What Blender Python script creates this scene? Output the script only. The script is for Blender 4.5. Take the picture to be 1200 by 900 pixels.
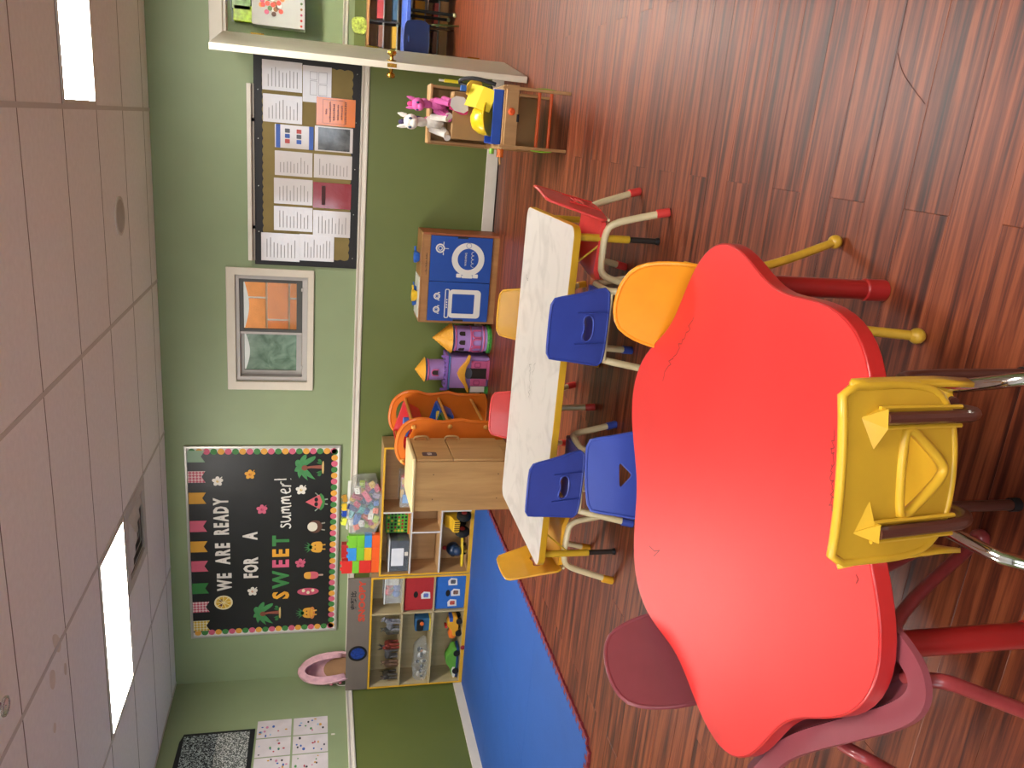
import bpy, bmesh, math, random
from mathutils import Vector, Matrix
random.seed(7)
PI = math.pi
for o in list(bpy.data.objects): bpy.data.objects.remove(o)
SC = bpy.context.scene
COL = SC.collection

# ------------------------------------------------------------------ camera
FPX = 932.79                     # focal length in pixels of the 1200x900 frame
CAM = Vector((0.0, -6.358, 1.353))
YAW, PITCH, ROLL = math.radians(17.928), math.radians(13.733), math.radians(-0.836)
H = 2.534                        # ceiling height
XL = -4.906                      # left wall
def _axes():
    cy, sy, cp, sp = math.cos(YAW), math.sin(YAW), math.cos(PITCH), math.sin(PITCH)
    f = Vector((-sy*cp, cy*cp, -sp)); r = Vector((cy, sy, 0)); d = f.cross(r)
    cr, sr = math.cos(ROLL), math.sin(ROLL)
    return cr*r + sr*d, -sr*r + cr*d, f
RGT, DWN, FWD = _axes()
cd = bpy.data.cameras.new('camera'); cam = bpy.data.objects.new('camera', cd); COL.objects.link(cam)
cd.sensor_fit = 'HORIZONTAL'; cd.sensor_width = 36; cd.lens = FPX/1200*36; cd.clip_start = 0.02
# the phone was held sideways: picture right is down, picture up is right
m3 = Matrix((DWN, RGT, -FWD)).transposed()
cam.matrix_world = Matrix.Translation(CAM) @ m3.to_4x4()
SC.camera = cam
def ray(x, y): return RGT*((450-y)/FPX) + DWN*((x-600)/FPX) + FWD
def P(x, y, Y=0.0):              # photo pixel on the plane y = Y
    d = ray(x, y); return CAM + d*((Y-CAM.y)/d.y)
def F(x, y, z=0.0):              # photo pixel at height z
    d = ray(x, y); return CAM + d*((z-CAM.z)/d.z)
def L(x, y, X=XL):               # photo pixel on the plane x = X
    d = ray(x, y); return CAM + d*((X-CAM.x)/d.x)

# ------------------------------------------------------------------ world, exposure
w = bpy.data.worlds.new('world'); SC.world = w; w.use_nodes = True
bg = w.node_tree.nodes['Background']; bg.inputs[0].default_value = (0.82, 0.91, 1.0, 1); bg.inputs[1].default_value = 5.0
SC.view_settings.view_transform = 'Standard'; SC.view_settings.look = 'None'
SC.view_settings.gamma = 1.0; SC.view_settings.use_curve_mapping = False
SC.view_settings.exposure = 0.36
LAMP = 30.0                     # strength of the ceiling light diffusers
LAMP_COL = (1.0, 0.96, 0.90)

# ------------------------------------------------------------------ materials
def lin(c):
    c = c/255.0
    return c/12.92 if c <= .04045 else ((c+.055)/1.055)**2.4
def rgb(h):
    h = h.lstrip('#'); return tuple(lin(int(h[i:i+2], 16)) for i in (0, 2, 4)) + (1,)
MATS = {}
def newmat(name):
    m = bpy.data.materials.new(name); m.use_nodes = True
    return m, m.node_tree, m.node_tree.nodes['Principled BSDF']
def mat(hexc, rough=.5, metal=0, coat=0, noise=.07, scale=9, bump=0, bscale=60, trans=0, alpha=1, emit=0, ior=1.45, spec=.5):
    key = (hexc, rough, metal, coat, noise, scale, bump, bscale, trans, alpha, emit, ior, spec)
    if key in MATS: return MATS[key]
    m, nt, b = newmat('m_'+hexc.strip('#')); N, K = nt.nodes, nt.links
    c = rgb(hexc)
    tc = N.new('ShaderNodeTexCoord')
    if noise:
        n = N.new('ShaderNodeTexNoise'); n.inputs['Scale'].default_value = scale; n.inputs['Detail'].default_value = 5
        K.new(tc.outputs['Object'], n.inputs['Vector'])
        r = N.new('ShaderNodeValToRGB')
        r.color_ramp.elements[0].position = .3; r.color_ramp.elements[1].position = .7
        r.color_ramp.elements[0].color = tuple(max(0, x*(1-noise)) for x in c[:3]) + (1,)
        r.color_ramp.elements[1].color = tuple(min(1, x*(1+noise)) for x in c[:3]) + (1,)
        K.new(n.outputs['Fac'], r.inputs[0]); K.new(r.outputs[0], b.inputs['Base Color'])
    else: b.inputs['Base Color'].default_value = c
    b.inputs['Roughness'].default_value = rough; b.inputs['Metallic'].default_value = metal
    b.inputs['Coat Weight'].default_value = coat; b.inputs['Coat Roughness'].default_value = .08
    b.inputs['Transmission Weight'].default_value = trans; b.inputs['Alpha'].default_value = alpha
    b.inputs['IOR'].default_value = ior; b.inputs['Specular IOR Level'].default_value = spec
    if emit:
        b.inputs['Emission Color'].default_value = c; b.inputs['Emission Strength'].default_value = emit
    if bump:
        n2 = N.new('ShaderNodeTexNoise'); n2.inputs['Scale'].default_value = bscale; n2.inputs['Detail'].default_value = 3
        K.new(tc.outputs['Object'], n2.inputs['Vector'])
        bm = N.new('ShaderNodeBump'); bm.inputs['Strength'].default_value = bump; bm.inputs['Distance'].default_value = .01
        K.new(n2.outputs['Fac'], bm.inputs['Height']); K.new(bm.outputs[0], b.inputs['Normal'])
    MATS[key] = m
    return m
def wood(key, stops, stretch=(1.2, 26, 26), rough=.45, rnd=False, bump=.12, coat=0, spec=.5):
    if key in MATS: return MATS[key]
    m, nt, b = newmat('wood_'+key); N, K = nt.nodes, nt.links
    tc = N.new('ShaderNodeTexCoord'); mp = N.new('ShaderNodeMapping'); mp.inputs['Scale'].default_value = stretch
    K.new(tc.outputs['Object'], mp.inputs[0])
    if rnd:
        oi = N.new('ShaderNodeObjectInfo'); cx = N.new('ShaderNodeCombineXYZ')
        for k, mul in enumerate((37., 91., 53.)):
            q = N.new('ShaderNodeMath'); q.operation = 'MULTIPLY'; q.inputs[1].default_value = mul
            K.new(oi.outputs['Random'], q.inputs[0]); K.new(q.outputs[0], cx.inputs[k])
        K.new(cx.outputs[0], mp.inputs['Location'])
    n = N.new('ShaderNodeTexNoise'); n.inputs['Scale'].default_value = 1; n.inputs['Detail'].default_value = 7
    n.inputs['Roughness'].default_value = .62; n.inputs['Distortion'].default_value = .35
    K.new(mp.outputs[0], n.inputs['Vector'])
    r = N.new('ShaderNodeValToRGB'); cr = r.color_ramp
    while len(cr.elements) < len(stops): cr.elements.new(.5)
    for e, (p, h) in zip(cr.elements, stops): e.position = p; e.color = rgb(h)
    K.new(n.outputs['Fac'], r.inputs[0])
    if rnd:
        hs = N.new('ShaderNodeHueSaturation'); mr = N.new('ShaderNodeMapRange')
        mr.inputs['To Min'].default_value = .9; mr.inputs['To Max'].default_value = 1.1
        K.new(oi.outputs['Random'], mr.inputs['Value']); K.new(mr.outputs[0], hs.inputs['Value'])
        K.new(r.outputs[0], hs.inputs['Color']); K.new(hs.outputs[0], b.inputs['Base Color'])
    else: K.new(r.outputs[0], b.inputs['Base Color'])
    b.inputs['Roughness'].default_value = rough; b.inputs['Coat Weight'].default_value = coat
    b.inputs['Coat Roughness'].default_value = .3; b.inputs['Specular IOR Level'].default_value = spec
    bm = N.new('ShaderNodeBump'); bm.inputs['Strength'].default_value = bump; bm.inputs['Distance'].default_value = .004
    K.new(n.outputs['Fac'], bm.inputs['Height']); K.new(bm.outputs[0], b.inputs['Normal'])
    MATS[key] = m
    return m
def glitter_mat(key, base, hi, scale):
    if key in MATS: return MATS[key]
    m, nt, b = newmat(key); N, K = nt.nodes, nt.links
    tc = N.new('ShaderNodeTexCoord'); v = N.new('ShaderNodeTexVoronoi'); v.inputs['Scale'].default_value = scale
    K.new(tc.outputs['Object'], v.inputs['Vector'])
    sp = N.new('ShaderNodeSeparateColor'); K.new(v.outputs['Color'], sp.inputs[0])
    r = N.new('ShaderNodeValToRGB'); r.color_ramp.elements[0].position = .45; r.color_ramp.elements[1].position = .8
    r.color_ramp.elements[0].color = rgb(base); r.color_ramp.elements[1].color = rgb(hi)
    K.new(sp.outputs[0], r.inputs[0]); K.new(r.outputs[0], b.inputs['Base Color'])
    b.inputs['Metallic'].default_value = .4; b.inputs['Roughness'].default_value = .3
    MATS[key] = m
    return m
def checker_mat(key, a, c, scale):
    if key in MATS: return MATS[key]
    m, nt, b = newmat(key); N, K = nt.nodes, nt.links
    tc = N.new('ShaderNodeTexCoord'); mp = N.new('ShaderNodeMapping'); mp.inputs['Rotation'].default_value = (0, PI/4, 0)
    K.new(tc.outputs['Object'], mp.inputs[0])
    ch = N.new('ShaderNodeTexChecker'); ch.inputs['Scale'].default_value = scale
    ch.inputs['Color1'].default_value = rgb(a); ch.inputs['Color2'].default_value = rgb(c)
    K.new(mp.outputs[0], ch.inputs['Vector']); K.new(ch.outputs['Color'], b.inputs['Base Color'])
    b.inputs['Roughness'].default_value = .6
    MATS[key] = m
    return m
def marble_top():
    if 'whitetop' in MATS: return MATS['whitetop']
    m, nt, b = newmat('white_laminate_scuffed'); N, K = nt.nodes, nt.links
    tc = N.new('ShaderNodeTexCoord')
    n = N.new('ShaderNodeTexNoise'); n.inputs['Scale'].default_value = 5; n.inputs['Detail'].default_value = 8; n.inputs['Distortion'].default_value = 1.6
    K.new(tc.outputs['Object'], n.inputs['Vector'])
    r = N.new('ShaderNodeValToRGB'); e = r.color_ramp.elements
    e[0].position = .2; e[0].color = rgb('#B5AEA6'); e[1].position = .5; e[1].color = rgb('#CFC8C0')
    K.new(n.outputs['Fac'], r.inputs[0]); K.new(r.outputs[0], b.inputs['Base Color'])
    b.inputs['Roughness'].default_value = .42
    MATS['whitetop'] = m
    return m
M_WHITE = mat('#D8D0C2', .45, noise=.03)
M_CREAM = mat('#D9C9A0', .32, coat=.3, noise=.05, scale=20)
M_CHROME = mat('#C8C4BC', .12, metal=1, noise=0)
M_BLACK = mat('#17171A', .5)
M_BRASS = mat('#C9A24A', .2, metal=1, noise=0)
M_CLEAR = mat('#DDE2E2', .15, alpha=.22, noise=0)
M_KRAFT = mat('#A9834F', .75, noise=.06, scale=14)
M_BIRCH = wood('birch', [(.25, '#A98250'), (.55, '#C39A63'), (.8, '#CFA970')], (14, 14, 1.5), .4, bump=.03)
M_MAPLE = wood('maple', [(.25, '#A99873'), (.55, '#B8A781'), (.8, '#C2B28D')], (14, 14, 1.2), .45, bump=.02)
M_FLOOR = wood('floor', [(.27, '#1F0F0B'), (.40, '#4A2014'), (.50, '#6E331E'), (.60, '#8E4A2C'), (.72, '#70371F'), (.85, '#5A2A1A')],
               (1.5, 40, 40), .40, rnd=True, bump=.08, spec=.35)

# ------------------------------------------------------------------ mesh builder
class MB:
    def __init__(s): s.v = []; s.f = []
    def add(s, v, f, M=None):
        b = len(s.v)
        s.v += [tuple(M @ Vector(p)) for p in v] if M is not None else [tuple(p) for p in v]
        s.f += [tuple(i+b for i in q) for q in f]
        return s
    def box(s, x0, x1, y0, y1, z0, z1, M=None):
        v = [(x0,y0,z0),(x1,y0,z0),(x1,y1,z0),(x0,y1,z0),(x0,y0,z1),(x1,y0,z1),(x1,y1,z1),(x0,y1,z1)]
        return s.add(v, [(3,2,1,0),(4,5,6,7),(0,1,5,4),(1,2,6,5),(2,3,7,6),(3,0,4,7)], M)
    def prism(s, poly, z0, z1, M=None):
        n = len(poly); a = sum(poly[i][0]*poly[(i+1)%n][1]-poly[(i+1)%n][0]*poly[i][1] for i in range(n))
        if a < 0: poly = poly[::-1]
        v = [(x, y, z0) for x, y in poly] + [(x, y, z1) for x, y in poly]
        f = [tuple(range(n-1, -1, -1)), tuple(range(n, 2*n))] + [(i, (i+1)%n, n+(i+1)%n, n+i) for i in range(n)]
        return s.add(v, f, M)
    def ring(s, outer, inner, z0, z1, M=None):      # frame between two loops of the same length
        n = len(outer)
        v = [(x,y,z0) for x,y in outer]+[(x,y,z1) for x,y in outer]+[(x,y,z0) for x,y in inner]+[(x,y,z1) for x,y in inner]
        f = []
        for i in range(n):
            j = (i+1) % n
            f += [(i,j,n+j,n+i), (n+i,n+j,3*n+j,3*n+i), (3*n+i,3*n+j,2*n+j,2*n+i), (2*n+i,2*n+j,j,i)]
        return s.add(v, f, M)
    def tube(s, pts, r, n=10, M=None, closed=False):
        pts = [Vector(p) for p in pts]; m = len(pts); rr = r if isinstance(r, (list, tuple)) else [r]*m
        v = []; prev = None
        for i, p in enumerate(pts):
            if closed: t = pts[(i+1) % m]-pts[i-1]
            else: t = pts[min(i+1, m-1)]-pts[max(i-1, 0)]
            t.normalize()
            if prev is None:
                a = Vector((0,0,1)) if abs(t.z) < .9 else Vector((1,0,0)); u = t.cross(a).normalized()
            else: u = (prev - t*prev.dot(t)).normalized()
            prev = u; k = t.cross(u)
            v += [p + (u*math.cos(2*PI*j/n)+k*math.sin(2*PI*j/n))*rr[i] for j in range(n)]
        f = []
        for i in range(m if closed else m-1):
            a, b = i*n, ((i+1) % m)*n
            f += [(a+j, a+(j+1)%n, b+(j+1)%n, b+j) for j in range(n)]
        if not closed: f += [tuple(range(n-1,-1,-1)), tuple(range((m-1)*n, m*n))]
        return s.add(v, f, M)
    def cyl(s, p0, p1, r, r1=None, n=14, M=None): return s.tube([p0, p1], [r, r if r1 is None else r1], n, M)
    def lathe(s, prof, n=20, M=None):
        m = len(prof)
        v = [(r*math.cos(2*PI*j/n), r*math.sin(2*PI*j/n), z) for r, z in prof for j in range(n)]
        f = [(i*n+j, i*n+(j+1)%n, (i+1)*n+(j+1)%n, (i+1)*n+j) for i in range(m-1) for j in range(n)]
        f += [tuple(range(n-1,-1,-1)), tuple(range((m-1)*n, m*n))]
        return s.add(v, f, M)
    def ball(s, c, r, n=14, k=8, M=None):
        r = r if isinstance(r, (tuple, list)) else (r, r, r)
        T = Matrix.Translation(c) @ Matrix.Diagonal((*r, 1))
        if M is not None: T = M @ T
        return s.lathe([(max(.02, math.sin(PI*i/k)), -math.cos(PI*i/k)) for i in range(k+1)], n, T)
    def build(s, name, m, parent=None, smooth=True, bevel=0, seg=2, angle=.6):
        me = bpy.data.meshes.new(name); me.from_pydata(s.v, [], s.f); me.update()
        if smooth: me.shade_smooth(); me.set_sharp_from_angle(angle=angle)
        o = bpy.data.objects.new(name, me); COL.objects.link(o)
        me.materials.append(m)
        if parent is not None: o.parent = parent
        if bevel:
            bv = o.modifiers.new('bevel', 'BEVEL'); bv.width = bevel; bv.segments = seg; bv.limit_method = 'ANGLE'; bv.angle_limit = .7
        return o
def B(*a, M=None): return MB().box(*a, M=M)
def rrect(w, h, r, n=5, cx=0, cy=0):
    p = []
    for sx, sy, a0 in ((1,1,0),(-1,1,90),(-1,-1,180),(1,-1,270)):
        for i in range(n+1):
            a = math.radians(a0+90*i/n); p.append((cx+sx*(w/2-r)+r*math.cos(a), cy+sy*(h/2-r)+r*math.sin(a)))
    return p
def ell(a, b, n=20, cx=0, cy=0): return [(cx+a*math.cos(2*PI*i/n), cy+b*math.sin(2*PI*i/n)) for i in range(n)]
def smooth_path(pts, it=2):
    pts = [Vector(p) for p in pts]
    for _ in range(it):
        q = [pts[0]]
        for a, b in zip(pts, pts[1:]): q += [a.lerp(b, .25), a.lerp(b, .75)]
        pts = q + [pts[-1]]
    return pts
def round_poly(pts, it=3):
    for _ in range(it):
        q = []
        for i in range(len(pts)):
            a, b = Vector(pts[i]), Vector(pts[(i+1) % len(pts)]); q += [tuple(a.lerp(b, .25)), tuple(a.lerp(b, .75))]
        pts = q
    return pts
def tag(o, label, cat, group=None):
    o['label'] = label; o['category'] = cat
    if group: o['group'] = group
    return o
def thing(name, label, cat, loc=(0,0,0), rot=0, group=None):
    o = bpy.data.objects.new(name, None); COL.objects.link(o); o.empty_display_size = .05
    o.location = loc; o.rotation_euler = (0, 0, rot)
    return tag(o, label, cat, group)
def struct(o): o['kind'] = 'structure'; return o
def copy_tree(o, parent=None):
    c = o.copy(); COL.objects.link(c); c.parent = parent
    for ch in list(o.children): copy_tree(ch, c)
    return c
def BW(x=0, y=0, z=0):           # frame on the back wall: a right, b up, c out of the wall
    return Matrix.Translation((x, y, z)) @ Matrix(((1,0,0,0),(0,0,-1,0),(0,1,0,0),(0,0,0,1)))
def LW(y=0, z=0, x=XL):          # frame on the left wall
    return Matrix.Translation((x, y, z)) @ Matrix(((0,0,1,0),(1,0,0,0),(0,1,0,0),(0,0,0,1)))
def text_mb(s, size, M, ext=.0008, sx=1.0, align='CENTER', off=0):
    cu = bpy.data.curves.new('t', 'FONT'); cu.body = s; cu.size = size; cu.extrude = ext
    cu.align_x = align; cu.align_y = 'CENTER'; cu.resolution_u = 2; cu.offset = off
    ob = bpy.data.objects.new('t', cu); COL.objects.link(ob)
    bpy.context.view_layer.update()
    me = bpy.data.meshes.new_from_object(ob.evaluated_get(bpy.context.evaluated_depsgraph_get()))
    mb = MB(); S = Matrix.Diagonal((sx, 1, 1, 1))
    mb.add([tuple(v.co) for v in me.vertices], [tuple(p.vertices) for p in me.polygons], M @ S)
    bpy.data.objects.remove(ob); bpy.data.curves.remove(cu); bpy.data.meshes.remove(me)
    return mb
def text(s, size, M, m, parent, name='lettering', ext=.0008, sx=1.0, align='CENTER', off=0):
    return text_mb(s, size, M, ext, sx, align, off).build(name, m, parent, smooth=False)

# ================================================================== THE ROOM
XR, YF, YB, FAR = 2.6, -8.0, 0.0, 3.5      # right wall, wall behind the camera, back wall, far wall of the next room
M_WALL = mat('#8C9A72', .5, noise=.04, scale=3, bump=.03, bscale=120)
M_OLIVE = mat('#626C36', .42, noise=.05, scale=3, bump=.03, bscale=120)
M_CEIL = mat('#F4F2F0', .9, noise=.03, scale=30, bump=.25, bscale=220)
ZR0, ZR1 = 1.009, 1.0685                    # chair rail
# floor: a sub-floor with planks on it
floor = struct(B(XL-.1, XR+.1, YF-.1, FAR+.1, -.05, -.004).build('floor', mat('#1E0F0B', .6), smooth=False))
PW, PL = .149, 1.29
def plank_mesh(l, wd):
    e, d = .0012, .0006
    mb = MB()
    x, y = l/2-.0002, wd/2-.0002
    o = [(-x,-y),(x,-y),(x,y),(-x,y)]; i = [(-x+e,-y+e),(x-e,-y+e),(x-e,y-e),(-x+e,y-e)]
    v = [(a,b,-.008) for a,b in o]+[(a,b,-d) for a,b in o]+[(a,b,0) for a,b in i]
    f = [(8,9,10,11)]+[(k,(k+1)%4,4+(k+1)%4,4+k) for k in range(4)]+[(4+k,4+(k+1)%4,8+(k+1)%4,8+k) for k in range(4)]
    mb.add(v, f)
    me = bpy.data.meshes.new('plank'); me.from_pydata(mb.v, [], mb.f); me.materials.append(M_FLOOR); return me
PM = {}
def plank(x0, x1, yc):
    key = round(x1-x0, 3)
    if key not in PM: PM[key] = plank_mesh(x1-x0, PW)
    o = bpy.data.objects.new('plank', PM[key]); COL.objects.link(o); o.parent = floor; o.location = ((x0+x1)/2, yc, 0)
rest = MB()
for r in range(-28, 52):
    yc = -4.083 + PW*(r+.5)
    if yc < YF or yc > FAR: continue
    off = -.09 if r % 2 else .555
    k0 = int(math.floor((XL-off)/PL))
    for k in range(k0, k0+9):
        a, b = max(off+k*PL, XL), min(off+(k+1)*PL, XR)
        if b-a < .02: continue
        if b < -2.9 and yc > -3.2: continue                 # under the mat
        vis = (-6.1 < yc < 3.3) and (b > -2.2-.55*(yc+6.3) or b > -.9) and a < .75+.14*(yc+6.3)
        if yc > 0 and (b < .3): continue
        if vis and yc < -.05 or (yc > .05 and .3 < b and a < 1.3): plank(a, b, yc)
        else: rest.box(a+.001, b-.001, yc-PW/2+.001, yc+PW/2-.001, -.008, 0)
ro = rest.build('plank_rest', M_FLOOR, floor, smooth=False); ro['kind'] = 'stuff'

# back wall with window and doorway openings
WX0, WX1, WZ0, WZ1 = -2.062, -1.208, 1.437, 1.978
DX0, DX1, DZ = .475, 1.30, 2.03
TH = .12
up, lo = MB(), MB()
for a, b, z0, z1 in ((XL, WX0, ZR0, H+.06), (WX0, WX1, ZR0, WZ0), (WX0, WX1, WZ1, H+.06), (WX1, DX0, ZR0, H+.06), (DX0, DX1, DZ, H+.06), (DX1, XR, ZR0, H+.06)):
    up.box(a, b, YB, YB+TH, z0, z1)
for a, b in ((XL, DX0), (DX1, XR)): lo.box(a, b, YB, YB+TH, 0, ZR0)
wb = struct(up.build('wall_back', M_WALL, smooth=False)); lo.build('lower_wall', M_OLIVE, wb, smooth=False)
def side_wall(name, x0, x1, y0, y1):
    o = struct(B(x0, x1, y0, y1, ZR0, H+.06).build(name, M_WALL, smooth=False)); B(x0, x1, y0, y1, 0, ZR0).build('lower_wall', M_OLIVE, o, smooth=False)
    return o
side_wall('wall_left', XL-.12, XL, YF, YB+TH)
side_wall('wall_right', XR, XR+.12, YF, FAR)
# unseen wall behind the camera, two windows added to brighten the ceiling with daylight
fw = MB(); fx = (XL-.12, -3.6, -1.4, -.4, 1.8, XR+.12)
for i, (a, b) in enumerate(zip(fx, fx[1:])):
    if i % 2: fw.box(a, b, YF-.12, YF, ZR0, 1.06).box(a, b, YF-.12, YF, 2.25, H+.06)
    else: fw.box(a, b, YF-.12, YF, ZR0, H+.06)
wf = struct(fw.build('wall_front', M_WALL, smooth=False)); B(XL-.12, XR+.12, YF-.12, YF, 0, ZR0).build('lower_wall', M_OLIVE, wf, smooth=False)
for k, (a, b) in enumerate(((-3.6, -1.4), (-.4, 1.8))):  # frames of the openings added for ceiling light
    q_ = lambda a, b, c, d: [(a,c),(b,c),(b,d),(a,d)]
    o = struct(MB().ring(q_(a-.06, b+.06, 1.0, 2.31), q_(a, b, 1.06, 2.25), 0, .02, Matrix(((1,0,0,0),(0,0,1,YF),(0,1,0,0),(0,0,0,1)))).build('window_%d' % (k+2), M_WHITE, smooth=False))
    B((a+b)/2-.03, (a+b)/2+.03, YF-.07, YF-.02, 1.06, 2.25).build('mullion', M_WHITE, o, smooth=False)
side_wall('wall_far', .0, XR+.12, FAR, FAR+.12)
side_wall('wall_far_side', -.0, .12, YB+TH, FAR)
def rail(name, M, length, z0=ZR0, z1=ZR1):
    h = z1-z0; mb = MB()
    prof = [(0,0),(.014,.004),(.016,.014),(.010,.02),(.010,h-.022),(.018,h-.014),(.020,h-.004),(.012,h),(0,h)]
    v = [(0, z0+b, c) for c, b in prof] + [(length, z0+b, c) for c, b in prof]; n = len(prof)
    mb.add(v, [(i, (i+1)%n, n+(i+1)%n, n+i) for i in range(n)] + [tuple(range(n)), tuple(range(2*n-1, n-1, -1))], M)
    return struct(mb.build(name, M_WHITE, smooth=False))
rail('trim_1', BW(XL, 0, 0), DX0-.075-XL)
rail('trim_2', LW(YF, 0), -YF)
rail('trim_3', BW(.12, FAR, 0), XR-.12, 1.075, 1.135)
def base(name, *a): return struct(B(*a).build(name, M_WHITE, bevel=.004))
base('baseboard_back', XL, DX0-.075, -.014, 0, 0, .092)
base('baseboard_left', XL, XL+.014, YF, -.015, 0, .092)
base('baseboard_far', .12, XR, FAR-.014, FAR, 0, .092)

# ceiling: tiles laid in a grid of bars
GX, GY = -.0616, -.2084
ceil = struct(B(XL-.1, XR+.1, YF-.1, YB+TH, H+.03, H+.06).box(.0, XR+.1, YB+TH, FAR+.1, H+.03, H+.06).build('ceiling', mat('#2A2724', .9), smooth=False))
TW, TD = 1.2192, .6096
holes = {(-1, 2): 1, (2, 2): 1, (-1, 9): 1, (2, 9): 1}
def tile(x0, x1, y0, y1):
    B(x0+.009, x1-.009, y0+.004, y1-.004, H, H+.015).build('ceiling_tile', M_CEIL, ceil, smooth=False)
M_BAR = mat('#CFCAC5', .6, noise=.02)
for k in range(-2, 4):           # tile between x = GX-TW*(k+1) and GX-TW*k
    x1, x0 = GX-TW*k, max(GX-TW*(k+1), XL)
    if k == 3: x0 = max(x0, XL)
    if k == -2: x1 = min(x1, XR)
    for j in range(-1, 12):
        y1, y0 = GY-TD*j, GY-TD*(j+1)
        y1 = min(y1, YB)
        if (k, j) in holes: continue
        if (k, j) == (2, 1): x0v = x0; tile(x0, (x0+x1)/2, y0, y1); continue     # half a tile beside the air vent
        tile(x0, x1, y0, y1)
struct(B(XL, XL+.03, YF, YB, H-.004, H+.02).build('trim_4', M_WHITE, smooth=False))      # wall angle of the ceiling grid
B(GX+TW*2, XR, YF, YB, H, H+.015).build('ceiling_tile', M_CEIL, ceil)
B(XL, XR, YF, GY-TD*12, H, H+.015).build('ceiling_tile', M_CEIL, ceil)
B(.12, XR, YB+TH, FAR, H, H+.015).build('ceiling_tile', M_CEIL, ceil)
for k in range(-1, 4):
    x = GX-TW*k; B(x-.012, x+.012, GY-TD*12, YB, H-.003, H+.004).build('grid_bar', M_BAR, ceil, smooth=False)
for k, pts in enumerate(([(60,745),(66,742),(72,752),(70,766),(64,762)], [(58,786),(64,784),(65,800),(62,810),(58,804)], [(75,776),(78,778),(78,792),(75,790)], [(63,846),(66,848),(65,860),(62,858)])):
    MB().prism(round_poly([tuple(F(x, y, H)[:2]) for x, y in pts], 2), H-.0012, H-.0004).build('water_stain', mat('#E2D9CE', .9, noise=.1), ceil, smooth=False)
M_TEE = mat('#7D746D', .7, noise=.02)
for j in range(0, 13):         # cross tees, one per column of tiles
    y = GY-TD*j
    for k in range(-2, 4):
        a, b = max(GX-TW*(k+1), XL)+.012, min(GX-TW*k, XR)-.012
        B(a, b, y-.0042, y+.0042, H-.0006, H+.004).build('grid_bar', M_TEE, ceil, smooth=False)
def light(x0, x1, y0, y1, label):
    t = thing('ceiling_light', label, 'light', ((x0+x1)/2, (y0+y1)/2, H)); a, b = (x1-x0)/2-.012, (y1-y0)/2-.012
    fr = MB(); q = lambda a, b: [(-a,-b),(a,-b),(a,b),(-a,b)]
    fr.ring(q(a, b), q(a-.022, b-.022), -.006, .02); fr.build('frame', mat('#CFC8BE', .5), t, smooth=False)
    m = MATS.get('diff')
    if not m:
        m, nt, bs = newmat('diffuser'); MATS['diff'] = m
        bs.inputs['Base Color'].default_value = (.9, .9, .88, 1); bs.inputs['Emission Color'].default_value = (*LAMP_COL, 1); bs.inputs['Emission Strength'].default_value = LAMP
    B(-a+.022, a-.022, -b+.022, b-.022, 0, .006).build('diffuser', m, t, smooth=False)
lb = ['lit ceiling light panel over the toy workbench and doorway', 'lit ceiling light panel touching the square air vent',
      'lit ceiling light panel above the open floor', 'lit ceiling light panel above the flower table side']
for (k, j), s in zip(((-1, 2), (2, 2), (-1, 9), (2, 9)), lb): light(GX-TW*(k+1), GX-TW*k, GY-TD*(j+1), GY-TD*j, s)
light(.9, .9+TW, 1.4, 1.4+TD, 'lit ceiling light panel in the next room')
t = thing('air_vent', 'square metal air vent with stepped rings set in the ceiling', 'vent', (GX-TW*2-.305, GY-TD*1.5, H))
sq = lambda a: [(-a,-a),(a,-a),(a,a),(-a,a)]
M_VENT = mat('#C9C4BE', .5); vd = mat('#6A6560', .6)
B(-.295, .295, -.295, .295, .012, .018).build('backing', vd, t, smooth=False)
MB().ring(sq(.296), sq(.225), -.006, .01).build('frame', M_VENT, t, smooth=False)
for a in (.20, .135, .07):
    mb = MB(); o_, i_ = sq(a), sq(max(a-.045, .01))
    v = [(x,y,-.012) for x,y in i_]+[(x,y,.004) for x,y in o_]+[(x,y,-.009) for x,y in i_]+[(x,y,.007) for x,y in o_]
    mb.add(v, [(4+k,4+(k+1)%4,(k+1)%4,k) for k in range(4)]+[(8+k,8+(k+1)%4,12+(k+1)%4,12+k) for k in range(4)]+[(k,(k+1)%4,8+(k+1)%4,8+k) for k in range(4)])
    mb.build('louver_ring', M_VENT, t, smooth=False)
c = F(140, 253, H)
t = thing('ceiling_speaker', 'round grey speaker grille flush in a ceiling tile', 'speaker', (c.x, c.y, H))
MB().lathe([(.118, 0), (.118, -.006), (.105, -.009), (.1, -.006)], 32).build('rim', mat('#CFC8C0', .5), t)
MB().lathe([(.1, -.004), (.1, -.007), (.05, -.010), (.01, -.011)], 32).build('grille', mat('#B8B0A8', .6, bump=.3, bscale=400), t)
c = F(1, 828, H-.04)
t = thing('sprinkler_head', 'small dark red sprinkler head with a clear ring under the ceiling', 'sprinkler', (c.x, c.y, H))
MB().lathe([(.045, 0), (.045, -.012), (.03, -.018), (.02, -.03), (.012, -.04)], 20).build('cup', mat('#5E1A1E', .3, coat=.4), t)
MB().tube([(.034*math.cos(a/16*2*PI), .034*math.sin(a/16*2*PI), -.055) for a in range(16)], .006, 8, closed=True).build('clear_ring', mat('#E8E8E8', .05, trans=.8, noise=0), t)
MB().cyl((0,0,-.035), (0,0,-.06), .005).cyl((0,0,-.056), (0,0,-.058), .034).build('deflector', M_CHROME, t)

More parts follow.
